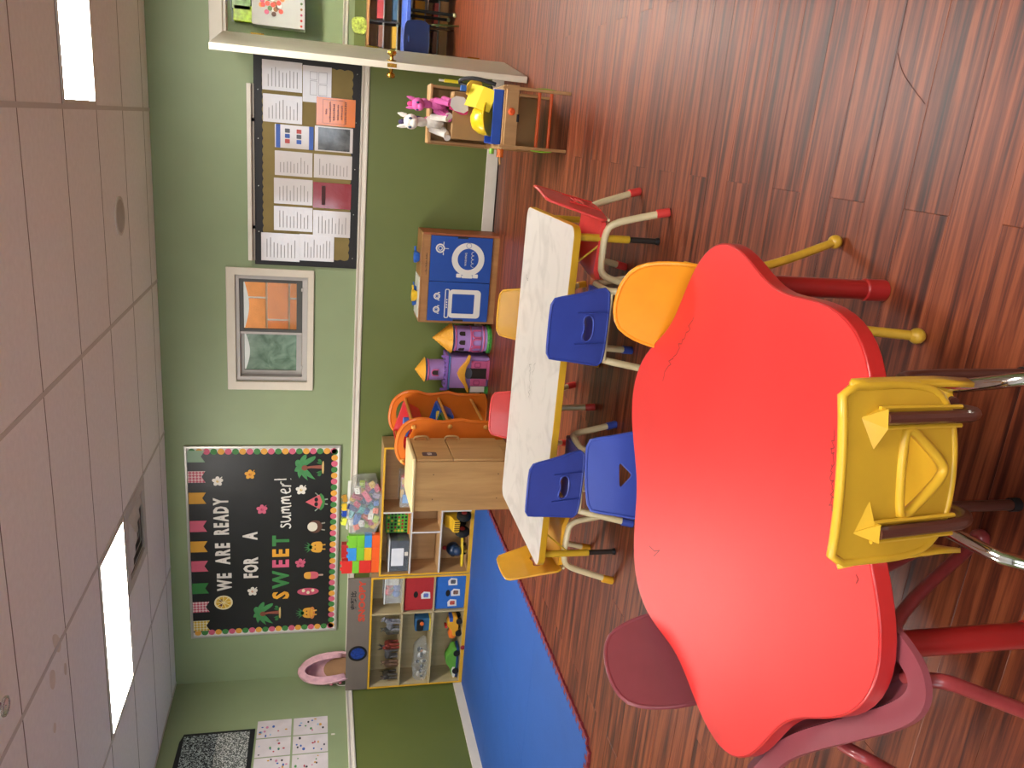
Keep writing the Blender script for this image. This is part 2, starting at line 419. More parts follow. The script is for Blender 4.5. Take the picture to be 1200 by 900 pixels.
# ================================================================== WINDOW, OUTSIDE, DOOR
win = struct(MB().ring([(-2.132,1.389),(-1.149,1.389),(-1.149,2.045),(-2.132,2.045)], [(WX0,WZ0),(WX1,WZ0),(WX1,WZ1),(WX0,WZ1)], 0, .022, BW()).build('window_1', mat('#D6CCBA', .45, noise=.03), smooth=False, bevel=.006))
M_VINYL = mat('#B9B2AC', .4, noise=.03)
q4 = lambda a, b, c, d: [(a,c),(b,c),(b,d),(a,d)]
def wring(name, o, i, y0, y1, m, par=win, bev=.003): return MB().ring(q4(*o), q4(*i), -y1, -y0, BW()).build(name, m, par, smooth=False, bevel=bev)
wring('window_frame', (WX0, WX1, WZ0, WZ1), (WX0+.035, WX1-.03, WZ0+.04, WZ1-.028), .005, .1, M_VINYL)
mx = -1.66
rs = wring('sash', (mx-.008, WX1-.029, WZ0+.039, WZ1-.027), (mx+.022, WX1-.058, WZ0+.085, WZ1-.058), .02, .05, mat('#4E4D49', .5))
ls = wring('sash', (WX0+.037, mx+.012, WZ0+.042, WZ1-.030), (WX0+.075, mx-.012, WZ0+.085, WZ1-.055), .052, .085, mat('#A9A49E', .4))
mull = B(mx-.02, mx+.0, .018, .05, WZ0+.042, WZ1-.03).build('mullion', M_VINYL, win, bevel=.003)
gm, nt, b = newmat('window_glass'); MATS['glass'] = gm
b.inputs['Base Color'].default_value = rgb('#F4F8F4'); b.inputs['Transmission Weight'].default_value = 1; b.inputs['Roughness'].default_value = .02; b.inputs['IOR'].default_value = 1.15
B(mx+.02, WX1-.056, .034, .038, WZ0+.083, WZ1-.056).build('pane', gm, rs, smooth=False)
fm, nt, b = newmat('filmed_glass'); N, K = nt.nodes, nt.links
tc = N.new('ShaderNodeTexCoord'); n = N.new('ShaderNodeTexNoise'); n.inputs['Scale'].default_value = 6; n.inputs['Detail'].default_value = 4; n.inputs['Distortion'].default_value = 2.2
K.new(tc.outputs['Object'], n.inputs['Vector']); r = N.new('ShaderNodeValToRGB'); e = r.color_ramp.elements
e[0].position = .3; e[0].color = rgb('#5E7A66'); e[1].position = .75; e[1].color = rgb('#9AB7A2'); K.new(n.outputs['Fac'], r.inputs[0]); K.new(r.outputs[0], b.inputs['Base Color'])
b.inputs['Roughness'].default_value = .12; b.inputs['Transmission Weight'].default_value = .25
B(WX0+.073, mx-.010, .066, .070, WZ0+.083, WZ1-.053).build('pane', fm, ls, smooth=False)
for z in (WZ0+.02,): 
    for x in (WX0+.12, WX1-.1): B(x-.012, x+.012, -.004, .006, z+.014, z+.03).build('latch', M_VINYL, win, bevel=.002)
# curled strips of plastic film at the top edge of both panes
for x0, x1, par in ((mx+.03, WX1-.06, rs), (WX0+.08, mx-.02, ls)):
    mb = MB(); nn = 12
    top = [(x0+(x1-x0)*i/nn, WZ1-.058) for i in range(nn+1)]
    bot = [(x0+(x1-x0)*i/nn, WZ1-.066-.032*math.sin(PI*i/nn)) for i in range(nn+1)]
    mb.prism(top+bot[::-1], -.030 if par is rs else -.062, -.028 if par is rs else -.060, BW()); mb.build('peeled_film', mat('#DDE2DC', .3), par, smooth=False)
# brick wall outside the window
bw = struct(B(-4.6, -.05, .812, .92, 0, 3.2).build('wall_outside', mat('#E4DFD6', .8), smooth=False))
bmats = [mat(h, .8, noise=.12, scale=10, bump=.2) for h in ('#D9793F', '#E08A4C', '#CC6A3A', '#DE8448')]
bme = []
for m in bmats:
    o = B(-.187, .187, -.022, .022, -.087, .087).build('brick', m, None, smooth=False); me = o.data; bpy.data.objects.remove(o); bme.append(me)
for i in range(14):
    z = .55+.192*i
    for k in range(11):
        x = -4.3 + .392*k + (.196 if i % 2 else 0)
        o = bpy.data.objects.new('brick', bme[(i*3+k*5+i*k) % 4]); COL.objects.link(o); o.parent = bw; o.location = (x, .822, z)
# doorway casing and the open door
M_DOOR = mat('#D3CAB8', .4, noise=.03)
dc = struct(B(DX0-.075, DX1+.075, -.018, 0, DZ, DZ+.09).build('door_1', M_DOOR, smooth=False, bevel=.005))
for a, b in ((DX0-.075, DX0), (DX1, DX1+.075)): B(a, b, -.018, 0, 0, DZ).build('casing', M_DOOR, dc, bevel=.005)
B(DX0, DX0+.02, 0, TH, 0, DZ).build('jamb', M_DOOR, dc, smooth=False); B(DX1-.02, DX1, 0, TH, 0, DZ).build('jamb', M_DOOR, dc, smooth=False)
B(DX0+.02, DX1-.02, 0, TH, DZ-.02, DZ).build('head_jamb', M_DOOR, dc, smooth=False)
dfree = F(620, 94); hinge = Vector((DX0+.012, -.005, 0)); dv = dfree-hinge; dang = math.atan2(dv.y, dv.x)
door = struct(bpy.data.objects.new('door_2', None)); COL.objects.link(door); door.location = hinge; door.rotation_euler = (0, 0, dang)
DLN = dv.length
B(0, DLN, -.021, .021, .012, 2.03).build('door_leaf', M_DOOR, door, bevel=.003)
for s in (-1, 1):
    Mk = Matrix.Translation((DLN-.06, s*.021, .915)) @ Matrix.Rotation(-s*PI/2, 4, 'X')
    MB().lathe([(.032, 0), (.032, .004), (.014, .008), (.011, .025), (.014, .03), (.026, .036), (.030, .048), (.026, .060), (.012, .066)], 20, Mk).build('knob', M_BRASS, door)
B(DLN-.001, DLN+.002, -.012, .012, .885, .945).cyl((DLN, 0, .915), (DLN+.009, 0, .915), .008).build('latch_plate', M_BRASS, door)
for z in (.25, 1.0, 1.8): MB().cyl((0, .024, z-.045), (0, .024, z+.045), .008).build('hinge', M_BRASS, door)

# ================================================================== NEXT ROOM
bs = thing('magazine_rack', 'low wooden literature shelf with grey trays behind the blue table', 'shelf', (.75, 3.3, 0))
M_OAK = wood('oak', [(.3, '#A87442'), (.6, '#BF8A54'), (.8, '#CB9A66')], (1.5, 14, 14), .45)
SW, SH = 1.2, .86
B(0, SW, .17, .19, 0, SH).build('back_panel', M_OAK, bs); B(-.02, SW+.02, -.08, .19, SH, SH+.025).build('top_board', M_OAK, bs, bevel=.003)
for x in (0, .29, .58, .87, SW-.02): B(x-.01, x+.012, -.07, .17, 0, SH).build('divider', mat('#2A2622', .5), bs, smooth=False)
for i in range(4):
    x0 = .012+.29*i
    for k in range(5): B(x0, x0+.268, -.075, .17, .10+.15*k, .112+.15*k).build('tray', mat('#A8A6A2' if i < 2 else '#D5D2CC', .5), bs, smooth=False)
B(0, SW, -.06, .17, 0, .09).build('plinth', M_OAK, bs)
bc = ['#8C5A4A', '#4A6C86', '#C8923C', '#B74343', '#5D7A4B', '#9A8874', '#D8A93A', '#7D6A8C']
for i in range(4):
    for k in range(5):
        x0 = .75+.03+.29*i; z0 = .1125+.15*k
        big = k == 1 and i < 3
        o = B(x0, x0+.225, 3.235, 3.44, z0, z0+(.11 if big else .045+.02*((i*k) % 3))).build('book_stack' if not big else 'storage_folder', mat('#D8A32E' if big else bc[(i*3+k*2) % 8], .5), bevel=.003)
        tag(o, 'yellow folder box in the rack below the blue table' if big else 'stack of %s picture books in a rack tray' % ['brown', 'slate blue', 'amber', 'red', 'green', 'taupe', 'yellow', 'mauve'][(i*3+k*2) % 8], 'folder' if big else 'books', 'yellow folders in the rack' if big else 'book stacks in the rack')
# small bags on the rack
for x, hx, lab in ((.98, '#B8C65A', 'pale green patterned bag on top of the literature shelf by the door'), (1.33, '#2E8FA8', 'teal bag on top of the literature shelf')):
    tag(MB().prism(round_poly([(x-.09,.886),(x+.09,.886),(x+.08,1.02),(x+.05,1.05),(x-.06,1.04),(x-.085,1.0)], 2), -3.32, -3.26, Matrix(((1,0,0,0),(0,0,-1,0),(0,1,0,0),(0,0,0,1)))).build('gift_bag', mat(hx, .4, noise=.5, scale=40)), lab, 'bag')
# blue table
tp = P(477, 62, 2.55); TZ = tp.z
t = thing('blue_table', 'blue topped table with black legs in the next room', 'table', (1.55, 2.85, 0))
tx0 = tp.x-1.55
M_BT = mat('#4A6BD0', .4)
MB().prism(rrect(1.3, .6, .05, cx=tx0+.65), TZ-.02, TZ+.02, None).build('tabletop', M_BT, t, bevel=.004)
for x in (tx0+.42, tx0+1.1):
    for y in (-.22, .22):
        MB().cyl((x, y, .03), (x, y, TZ-.02), .016).build('leg', M_BLACK, t); MB().ball((x, y, .022), .022).build('foot', mat('#B9B58A', .5), t)
MB().cyl((tx0+.42, -.22, .3), (tx0+1.1, -.22, .3), .008).build('stretcher', mat('#6B5A4E', .3, metal=.6), t)
# wall box and packs hung on the far wall
c0, c1 = P(295, 28, 3.2), P(357, 38, 3.2)
t = thing('wall_box', 'white box with a cluster of printed stickers hung high on the far wall', 'box', (c0.x, 3.2, c1.z))
bxh = c0.z-c1.z
B(0, .55, 0, .3, 0, bxh).build('carton', mat('#C9C6C2', .5, noise=.02), t, bevel=.004)
cl = ['#D8402E', '#8A5A2C', '#F0F0EC', '#C8322E', '#4F6B3A', '#E08A3C', '#B74C6A', '#5A3A2A']
for i in range(26):
    a, rr = random.uniform(0, 6.28), .13*math.sqrt(random.random())
    MB().prism(ell(.024, .024, 12, .24+rr*math.cos(a), bxh*.62+rr*math.sin(a)), .0008, .0018+.0002*i, Matrix(((1,0,0,0),(0,0,-1,0),(0,1,0,0),(0,0,0,1)))).build('sticker', mat(cl[i % 8], .5), t, smooth=False)
for i in range(6): MB().prism(ell(.013, .013, 10, .03+.055*i, .035), .0008, .002, Matrix(((1,0,0,0),(0,0,-1,0),(0,1,0,0),(0,0,0,1)))).build('sticker', mat(cl[(i*3) % 8], .5), t, smooth=False)
for k, (px_, py_, hx, lab) in enumerate(((285, 16, '#B9D63C', 'lime green toy pack hung above the white wall box'), (283, 2, '#7FA05A', 'green toy pack hung beside the lime pack'))):
    c = P(px_, py_, 3.42)
    tp_ = thing('toy_pack', lab, 'toy pack', (c.x, 3.42, c.z))
    MB().prism(rrect(.17, .2, .02), -.03, .03, BW()).build('blister', mat(hx, .25, noise=.3, scale=25), tp_, bevel=.01)
    B(-.085, .085, .032, .036, -.16, .12).build('card', mat('#9FA8A4', .4), tp_, smooth=False)

# ================================================================== CHAIRS
def loop_by_angle(poly, c, n):
    out = []
    for i in range(n):
        a = 2*PI*i/n; d = Vector((math.cos(a), math.sin(a))); best = None
        for k in range(len(poly)):
            p, q = Vector(poly[k])-Vector(c), Vector(poly[(k+1) % len(poly)])-Vector(c); e = q-p
            den = d.x*e.y-d.y*e.x
            if abs(den) < 1e-12: continue
            t = (p.x*e.y-p.y*e.x)/den; s = (p.x*d.y-p.y*d.x)/den
            if t > 0 and -1e-6 <= s <= 1+1e-6 and (best is None or t > best): best = t
        out.append((c[0]+d.x*(best or .01), c[1]+d.y*(best or .01)))
    return out
def shell(outer, hole, hc, thick, fmap, n=48, rim=.006, hrim=.005):
    """curved plastic panel with a hole; fmap(s, t, d) gives the 3-D point, d is the offset to the front"""
    o = loop_by_angle(outer, hc, n); h = loop_by_angle(hole, hc, n)
    mb = MB(); K = 4
    for sgn in (1, -1):
        v = []
        for k in range(K+1):
            for a, b in zip(h, o):
                s, t = a[0]+(b[0]-a[0])*k/K, a[1]+(b[1]-a[1])*k/K; v.append(fmap(s, t, sgn*thick/2))
        f = [(k*n+i, k*n+(i+1)%n, (k+1)*n+(i+1)%n, (k+1)*n+i) for k in range(K) for i in range(n)]
        if sgn > 0: f = [q[::-1] for q in f]
        mb.add(v, f)
    m = (K+1)*n
    mb.f += [(i, (i+1)%n, m+(i+1)%n, m+i)[::-1] for i in range(n)]
    mb.f += [(K*n+i, K*n+(i+1)%n, m+K*n+(i+1)%n, m+K*n+i) for i in range(n)]
    if rim: mb.tube([fmap(s, t, 0) for s, t in o], rim, 8, closed=True)
    if hrim: mb.tube([fmap(s, t, -.003) for s, t in h], hrim, 8, closed=True)
    return mb
KIDNEY = lambda w, h: round_poly([(-w,h*.3),(-w*.6,h),(0,h*.55),(w*.6,h),(w,h*.3),(w*.8,-h*.8),(0,-h),(-w*.8,-h*.8)], 2)
TRI = lambda w, h: round_poly([(-w,h),(0,h*1.0),(w,h),(w*.5,0),(0,-h),(-w*.5,0)], 2)
def seat_mb(w, d, z, thick=.02, dip=.012):
    mb = MB(); n, m = 12, 10; top = []
    def pt(i, j):
        u, v = -1+2*i/n, -1+2*j/m
        k = (1-(abs(u)**8+abs(v)**8)*.07)
        x, y = u*w/2*k*(1-.06*(1+v)/2), v*d/2*k
        zz = z - dip*(1-u*u)*(1-v*v) - (.02*max(0, v-.6)/.4 if v > .6 else 0) 
        return (x, y, zz)
    v = [pt(i, j) for j in range(m+1) for i in range(n+1)]; nn = len(v)
    v += [(x, y, zz-thick) for x, y, zz in v]
    g = lambda i, j: j*(n+1)+i
    f = []
    for j in range(m):
        for i in range(n):
            q = (g(i,j), g(i+1,j), g(i+1,j+1), g(i,j+1)); f += [q, tuple(a+nn for a in q[::-1])]
    bd = [g(i,0) for i in range(n)]+[g(n,j) for j in range(m)]+[g(i,m) for i in range(n,0,-1)]+[g(0,j) for j in range(m,0,-1)]
    f += [(bd[k+1-len(bd)], bd[k], bd[k]+nn, bd[k+1-len(bd)]+nn) for k in range(len(bd))]
    return mb.add(v, f)
def chair(kind, hexc, label, loc, heading, group, hole='kidney', feet_hex=None, top=None, zs=1.0):
    """heading: direction (radians) the sitter faces"""
    m = mat(hexc, .35, coat=.15, noise=.06, scale=12)
    if kind == 'A': sz, w, d, bz0, bz1, wt, wb_, lean, yb = .262, .30, .28, .245, .495, .235, .31, .055, -.145
    elif kind == 'B': sz, w, d, bz0, bz1, wt, wb_, lean, yb = .32, .27, .29, .345, .575, .20, .268, .06, -.155
    else: sz, w, d, bz0, bz1, wt, wb_, lean, yb = .375, .25, .28, .42, .648, .25, .25, .045, -.145
    if top:
        q = F(top[0], top[1], bz1*zs); d_ = Vector((math.cos(heading), math.sin(heading))); loc = (q.x+d_.x*(lean-yb), q.y+d_.y*(lean-yb))
    t = thing('child_chair', label, 'chair', (loc[0], loc[1], 0), heading-PI/2, group); t.scale = (1, 1, zs)
    st = seat_mb(w, d, sz)
    if kind == 'C': st.v = [(x, y+.07, z-.012) for x, y, z in st.v]
    st.build('seat', m, t)
    hgt = bz1-bz0
    curve = .55 if kind != 'C' else .35
    def fmap(s, tt, dd):
        return Vector((s, yb - lean*tt/hgt + curve*s*s*(1.0) + dd, bz0+tt))
    if kind == 'C':
        outer = round_poly([(-wt/2,hgt*1.01),(-wt/2*.9,hgt),(-wt/2*.5,hgt*.985),(wt/2*.5,hgt*.985),(wt/2*.9,hgt),(wt/2,hgt*1.01),(wt/2,hgt*.93),(wt/2*1.03,hgt*.35),(wt/2*.9,hgt*.12),(wt/2*.45,0),(-wt/2*.45,0),(-wt/2*.9,hgt*.12),(-wt/2*1.03,hgt*.35),(-wt/2,hgt*.93)], 2)
        hl = [(s, u) for s, u in round_poly([(-.068,.108),(0,.113),(.068,.108),(.064,.094),(.010,.022),(-.010,.022),(-.064,.094)], 2)]; hc = (0, .082)
    elif kind == 'B':
        outer = round_poly([(-wt/2+.03,hgt),(0,hgt+.010),(wt/2-.03,hgt),(wt/2+.01,hgt-.03),(wb_/2,hgt*.5),(wb_/2,0),(0,-.01),(-wb_/2,0),(-wb_/2,hgt*.5),(-wt/2-.01,hgt-.03)], 2)
        hl = [(s, u+.045) for s, u in ell(.004, .004, 12)]; hc = (0, .045)
    else:
        outer = round_poly([(-wt/2+.012,hgt),(0,hgt+.004),(wt/2-.012,hgt),(wt/2,hgt-.012),(wt/2+.012,hgt*.6),(wb_/2,hgt*.1),(wb_/2,0),(0,0),(-wb_/2,0),(-wb_/2,hgt*.1),(-wt/2-.012,hgt*.6),(-wt/2,hgt-.012)], 2)
        if hole == 'tri': hl = [(s, u+.12) for s, u in TRI(.048, .024)]; hc = (0, .126)
        else: hl = [(s, u+.085) for s, u in KIDNEY(.058, .026)]; hc = (0, .085)
    bk = shell(outer, hl, hc, .007, fmap, rim=.006 if kind != 'C' else .007, hrim=(.0045 if hole != 'tri' else .002) if kind != 'C' else .008)
    bko = bk.build('backrest', m, t, angle=1.0)
    if kind == 'C':
        # deep side wings, tube channels and the triangular bosses moulded on the back
        for s in (-1, 1):
            mb = MB(); vv = []; nn = 8
            for i in range(nn+1):
                u = i/nn; tt = -.03+u*(hgt*.95+.03); dp = .006+.05*(1-u)**.8 if i else .02
                p0 = fmap(s*wt/2*1.02, max(tt, 0), 0); p0.z = bz0+tt
                vv += [p0+Vector((0, -.004, 0)), p0+Vector((s*.006, dp, -.006))]
            mb.add([tuple(p) for p in vv], [(2*i, 2*i+2, 2*i+3, 2*i+1) for i in range(nn)])
            wg = mb.build('side_wing', m, t); sd = wg.modifiers.new('th', 'SOLIDIFY'); sd.thickness = .007; sd.offset = 0
            x = s*.082
            for e in (-.014, .014):
                MB().tube([fmap(x+e, .0, -.012), fmap(x+e, hgt*.72, -.010)], .0035, 6).build('channel_rib', m, bko)
            a = fmap(x-.014, hgt*.70, -.004); b_ = fmap(x+.014, hgt*.70, -.004); c_ = fmap(x-s*.045 if 1 else x, hgt*.74, -.004); e_ = fmap(x, hgt*.86, -.002)
            off = Vector((0, -.018, 0)); vv = [a, b_, e_, c_, a+off, b_+off, e_, c_]
            MB().add([tuple(q) for q in vv], [(4,5,1,0),(4,2,5),(5,2,1),(4,3,2),(0,3,4)]).build('boss', m, bko, smooth=False)
            pth = [fmap(x, hgt*.70, -.016), fmap(x, .02, -.016), Vector((x, yb-.006, bz0-.03)), Vector((x, yb+.05, sz-.035)), Vector((x, d/2-.03, sz-.03))]
            MB().tube(smooth_path(pth), .0095, 10).build('back_tube', mat('#4F2A22', .3, coat=.5), t)
            pth = [Vector((s*.10, .05, sz-.028)), Vector((s*.125, -.10, sz-.03)), Vector((s*.145, -.19, sz-.06)), Vector((s*.165, -.26, 0))]
            MB().tube(smooth_path(pth), .011, 12).build('rear_leg', M_CHROME, t)
            pth = [Vector((s*.09, -.06, sz-.028)), Vector((s*.11, .05, sz-.03)), Vector((s*.125, .10, sz-.05)), Vector((s*.13, .13, 0))]
            MB().tube(smooth_path(pth), .011, 12).build('front_leg', mat('#4F2A22', .3, coat=.5), t)
            for q, nm in ((( s*.165, -.26), 1), ((s*.13, .13), 2)):
                MB().cyl((q[0], q[1], 0), (q[0], q[1], .02), .014).build('foot_glide', M_BLACK, t)
    elif kind == 'A':
        for x in (-.062, .062):
            mb = MB()
            for k in range(6): pass
            mb.tube([fmap(x, .004, -.009), fmap(x, hgt*.55, -.006)], .003, 6); mb.build('rib', m, bko)
        MB().cyl((-wb_/2+.02, yb+.012, bz0-.010), (wb_/2-.02, yb+.012, bz0-.010), .006).build('cross_rod', M_CREAM, t)
        for s in (-1, 1):
            tr = .0145
            pth = [Vector((s*.165, .155, .0)), Vector((s*.15, .125, .12)), Vector((s*.138, .10, sz-.035)), Vector((s*.138, .03, sz-.025)), Vector((s*.138, -.09, sz-.02)), Vector((s*.142, -.125, sz-.05)), Vector((s*.155, -.16, .10)), Vector((s*.17, -.19, .0))]
            MB().tube(smooth_path(pth), tr, 12).build('side_frame', M_CREAM, t)
            fm_ = mat(feet_hex or hexc, .45)
            for p0, p1 in (((s*.165, .155, 0), (s*.158, .141, .05)), ((s*.17, -.19, 0), (s*.1635, -.178, .05))):
                MB().tube([p0, Vector(p0).lerp(Vector(p1), .12), p1], [.0165, .0178, .0178], 12).build('foot_cap', fm_, t)
    else:
        for s in (-1, 1):
            mt = mat(feet_hex or hexc, .35, coat=.3, noise=.12, scale=30)
            pth = [Vector((s*.20, -.215, .018)), Vector((s*.165, -.15, .20)), Vector((s*.15, -.13, .30)), Vector((s*.145, -.10, sz-.022)), Vector((s*.14, .06, sz-.022)), Vector((s*.15, .10, .28)), Vector((s*.165, .13, .2)), Vector((s*.19, .19, .018))]
            MB().tube(smooth_path(pth), .0115, 12).build('side_frame', mt, t)
            MB().tube([(s*.125, -.10, sz-.02), (s*.125, yb+.012, sz+.02), fmap(s*.125, .10, -.012)], .009, 10).build('back_tube', mt, t)
            for p in ((s*.20, -.215), (s*.19, .19)): MB().ball((p[0], p[1], .019), .019).build('ball_foot', mt, t)
    return t
D_ = math.radians
G1 = 'toddler chairs with cream legs'
BLUE, RED, YEL, ORA, MAR = '#3A4EAA', '#DE4440', '#E6AA2E', '#E8921F', '#86424A'
chair('A', RED, 'red plastic chair with cream legs at the white table end facing the doorway', (-.405, -3.155), D_(171), G1)
chair('A', YEL, 'yellow plastic chair tucked behind the white table, in front of the play kitchen', None, D_(-90), G1, top=(584, 366), zs=.91)
chair('A', RED, 'red plastic chair tucked behind the white table, in front of the orange toy rack', None, D_(-90), G1, top=(575, 484), zs=.91)
chair('A', YEL, 'yellow plastic chair with cream legs at the white table end by the blue mat', (-1.765, -3.13), D_(3), G1)
chair('A', BLUE, 'blue plastic chair with slotted back at the white table, next to the orange chair', None, D_(91), G1, top=(644, 386), zs=1.0)
chair('A', BLUE, 'blue plastic chair with slotted back at the white table, backing onto another blue chair', None, D_(90), G1, top=(619, 576), zs=1.0)
chair('A', BLUE, 'blue plastic chair with a small triangular handle hole at the red flower table', None, D_(-68), G1, hole='tri', top=(688, 557), zs=.97)
G2 = 'chairs with ball feet at the flower table'
chair('B', ORA, 'orange plastic chair with yellow ball-footed legs at the red flower table', None, D_(-112), G2, feet_hex='#CFA032', top=(727, 347))
chair('B', MAR, 'maroon plastic chair at the red flower table, beside the blue mat', None, D_(-24), G2, top=(716, 786))
chair('C', '#D2A32C', 'yellow plastic chair with triangular handle hole, brown tubes and chrome legs at the red table', None, D_(103), None, top=(983, 559))
# low maroon chair with a wrap-around back, slid under the flower table
MZT = .412
arc = [F(px_, py_, MZT) for px_, py_ in ((872, 925), (895, 898), (921, 872), (985, 854), (1046, 838), (1072, 820), (1072, 792), (1052, 760), (1030, 735))]
cc = (arc[3]+arc[4])/2; hd = Vector((.69, .72, 0)); cen = cc + hd*.16
t = thing('child_chair', 'maroon chair with wrap-around back slid under the red table beside the yellow chair', 'chair', (cen.x, cen.y, 0), 0, G2)
m = mat(MAR, .35, coat=.15, noise=.06, scale=12); mt_ = mat('#8E3436', .35, coat=.3, noise=.12, scale=30)
ap = [p-Vector((cen.x, cen.y, 0)) for p in smooth_path(arc, 3)]; n = len(ap); v = []
rows = ((.025, MZT-.012), (.024, MZT), (-.016, MZT), (-.02, MZT-.012), (-.05, MZT-.03), (-.05, MZT-.042), (-.014, MZT-.036))
for i, p in enumerate(ap):
    d = (ap[min(i+1, n-1)]-ap[max(i-1, 0)]).normalized(); out = Vector((d.y, -d.x, 0))
    if out.dot(p) < 0: out = -out
    for o_, z_ in rows: q = p+out*o_; v.append((q.x, q.y, z_))
K = len(rows)
MB().add(v, [(i*K+k, (i+1)*K+k, (i+1)*K+(k+1) % K, i*K+(k+1) % K) for i in range(n-1) for k in range(K)] + [tuple(range(K)), tuple((n-1)*K+k for k in range(K-1, -1, -1))]).build('seat_rim', m, t, angle=.7)
pan = [(ap[i].x, ap[i].y) for i in range(n)]; pc = Vector((hd.x, hd.y))*.02
MB().prism([(pc.x+(x-pc.x)*.9, pc.y+(y-pc.y)*.9) for x, y in pan], MZT-.045, MZT-.032).build('seat', m, t)
bd = (ap[0]-ap[6]).normalized(); bq = [ap[0]+bd*.0, ap[0]+bd*.30]
MB().prism(rrect(.30, .24, .05, cx=.15, cy=.12), -.006, .006, Matrix.Translation((*ap[0][:2], MZT-.02)) @ Matrix.Rotation(math.atan2(bd.y, bd.x), 4, 'Z') @ Matrix.Rotation(PI/2, 4, 'X')).build('backrest', m, t, bevel=.004)
so = rrect(.34, .34, .06, 5); Ms = Matrix.Rotation(math.atan2(hd.y, hd.x)-PI/2, 4, 'Z')
L3 = lambda px_, py_, z: F(px_, py_, z)-Vector((cen.x, cen.y, 0))
foots = []
for pth in ([L3(1060, 792, .385), L3(1084, 797, .38), L3(1106, 798, .362), L3(1140, 810, .31), L3(1300, 872, .02)],
            [L3(985, 872, .36), L3(1006, 884, .345), L3(1024, 893, .32), L3(1125, 950, .02)],
            [L3(1040, 775, .37), L3(1045, 755, .355), L3(1053, 716, .30), L3(1148, 631, .02)],
            [Ms @ Vector((-.10, .02, .37)), Ms @ Vector((-.12, .08, .35)), Ms @ Vector((-.17, .19, .02))]):
    MB().tube(smooth_path(pth), .0125, 12).build('leg', mt_, t); MB().ball(tuple(pth[-1]), .02).build('ball_foot', mt_, t)
# chair in the next room
c = F(537, 28)
t = thing('child_chair', 'navy blue shell chair with chrome legs at the blue table in the next room', 'chair', (c.x-.20, 2.62, 0), D_(0)); t.scale = (.95, 1, .86)
mb = shell(round_poly([(-.16,.28),(.16,.28),(.19,.2),(.2,.06),(.17,-.02),(-.17,-.02),(-.2,.06),(-.19,.2)], 2), round_poly([(-.045,.235),(.045,.235),(.03,.215),(-.03,.215)], 2), (0, .226), .008, lambda s, u, d: Vector((s, -.16-.1*u+.6*s*s+d, .36+u)))
mb.build('backrest', mat('#22315F', .4), t, angle=1.0); seat_mb(.38, .34, .36).build('seat', mat('#22315F', .4), t)
for s in (-1, 1):
    MB().tube(smooth_path([(s*.17, .16, 0), (s*.165, .15, .3), (s*.16, .12, .335), (s*.16, -.1, .335), (s*.17, -.17, .31), (s*.18, -.2, 0)]), .011, 10).build('side_frame', M_CHROME, t)

# ================================================================== TABLES
fc = Vector((-.74, -4.859)); FZ = .455
def flower(r0, a, n=132): return [((r0+a*math.cos(6*(x-.388)))*math.cos(x), (r0+a*math.cos(6*(x-.388)))*math.sin(x)) for x in [2*PI*i/n for i in range(n)]]
t = thing('flower_table', 'glossy red flower-shaped table with thick red legs', 'table', (fc.x, fc.y, 0))
def scuffed_red():
    m, nt, b = newmat('red_laminate'); N, K = nt.nodes, nt.links
    tc = N.new('ShaderNodeTexCoord'); n = N.new('ShaderNodeTexNoise'); n.inputs['Scale'].default_value = 3; n.inputs['Detail'].default_value = 4
    K.new(tc.outputs['Object'], n.inputs['Vector']); r = N.new('ShaderNodeValToRGB'); e = r.color_ramp.elements
    e[0].position = .3; e[0].color = rgb('#DB2E2C'); e[1].position = .7; e[1].color = rgb('#E23431'); K.new(n.outputs['Fac'], r.inputs[0]); K.new(r.outputs[0], b.inputs['Base Color'])
    b.inputs['Roughness'].default_value = .45; b.inputs['Specular IOR Level'].default_value = .35
    return m
MB().prism(flower(.531, .041), FZ-.002, FZ).build('tabletop', scuffed_red(), t)
eb = MB().ring(flower(.535, .0415), flower(.529, .041), FZ-.034, FZ-.0005); eb.prism(flower(.53, .041), FZ-.034, FZ-.003)
eb.build('edge_band', mat('#B32423', .35, coat=.3), t, bevel=.003)
M_RL = mat('#9C1F1E', .3, coat=.4)
for a in (22, 142, 262):
    x, y = .487*math.cos(D_(a)), .487*math.sin(D_(a))
    lg = MB().cyl((x, y, .04), (x, y, FZ-.03), .024, n=20).build('leg', M_RL, t)
    MB().lathe([(.022, 0), (.027, .003), (.0275, .058), (.024, .062)], 20, Matrix.Translation((x, y, 0))).build('foot_cap', mat('#A82423', .35, coat=.3), lg)
# scribbles and scuffs worn into the top
def scratch(pts, name, w=.0012, par=t):
    mb = MB(); pts = [F(px_, py_, FZ+.0004) for px_, py_ in pts]
    for a, b_ in zip(pts, pts[1:]):
        d = (b_-a).normalized(); n = Vector((-d.y, d.x, 0))*w
        q = [a+n, b_+n, b_-n, a-n]; mb.add([(p.x-fc.x, p.y-fc.y, FZ+.0005) for p in q], [(3,2,1,0)])
    mb.build(name, mat('#7E2A26', .6), par, smooth=False)
random.seed(3)
def wob(p, q, n, a): return [(p[0]+(q[0]-p[0])*i/n+random.uniform(-a, a), p[1]+(q[1]-p[1])*i/n+random.uniform(-a, a)) for i in range(n+1)]
scratch(wob((814, 372), (775, 444), 26, 2.5), 'scribble', .0008)
scratch(wob((976, 505), (974, 600), 34, 3), 'scribble', .0008)
scratch([(761, 640), (767, 646), (773, 645), (766, 652)], 'scuff')
scratch([(1003, 673), (1006, 679), (1003, 684)], 'scuff')
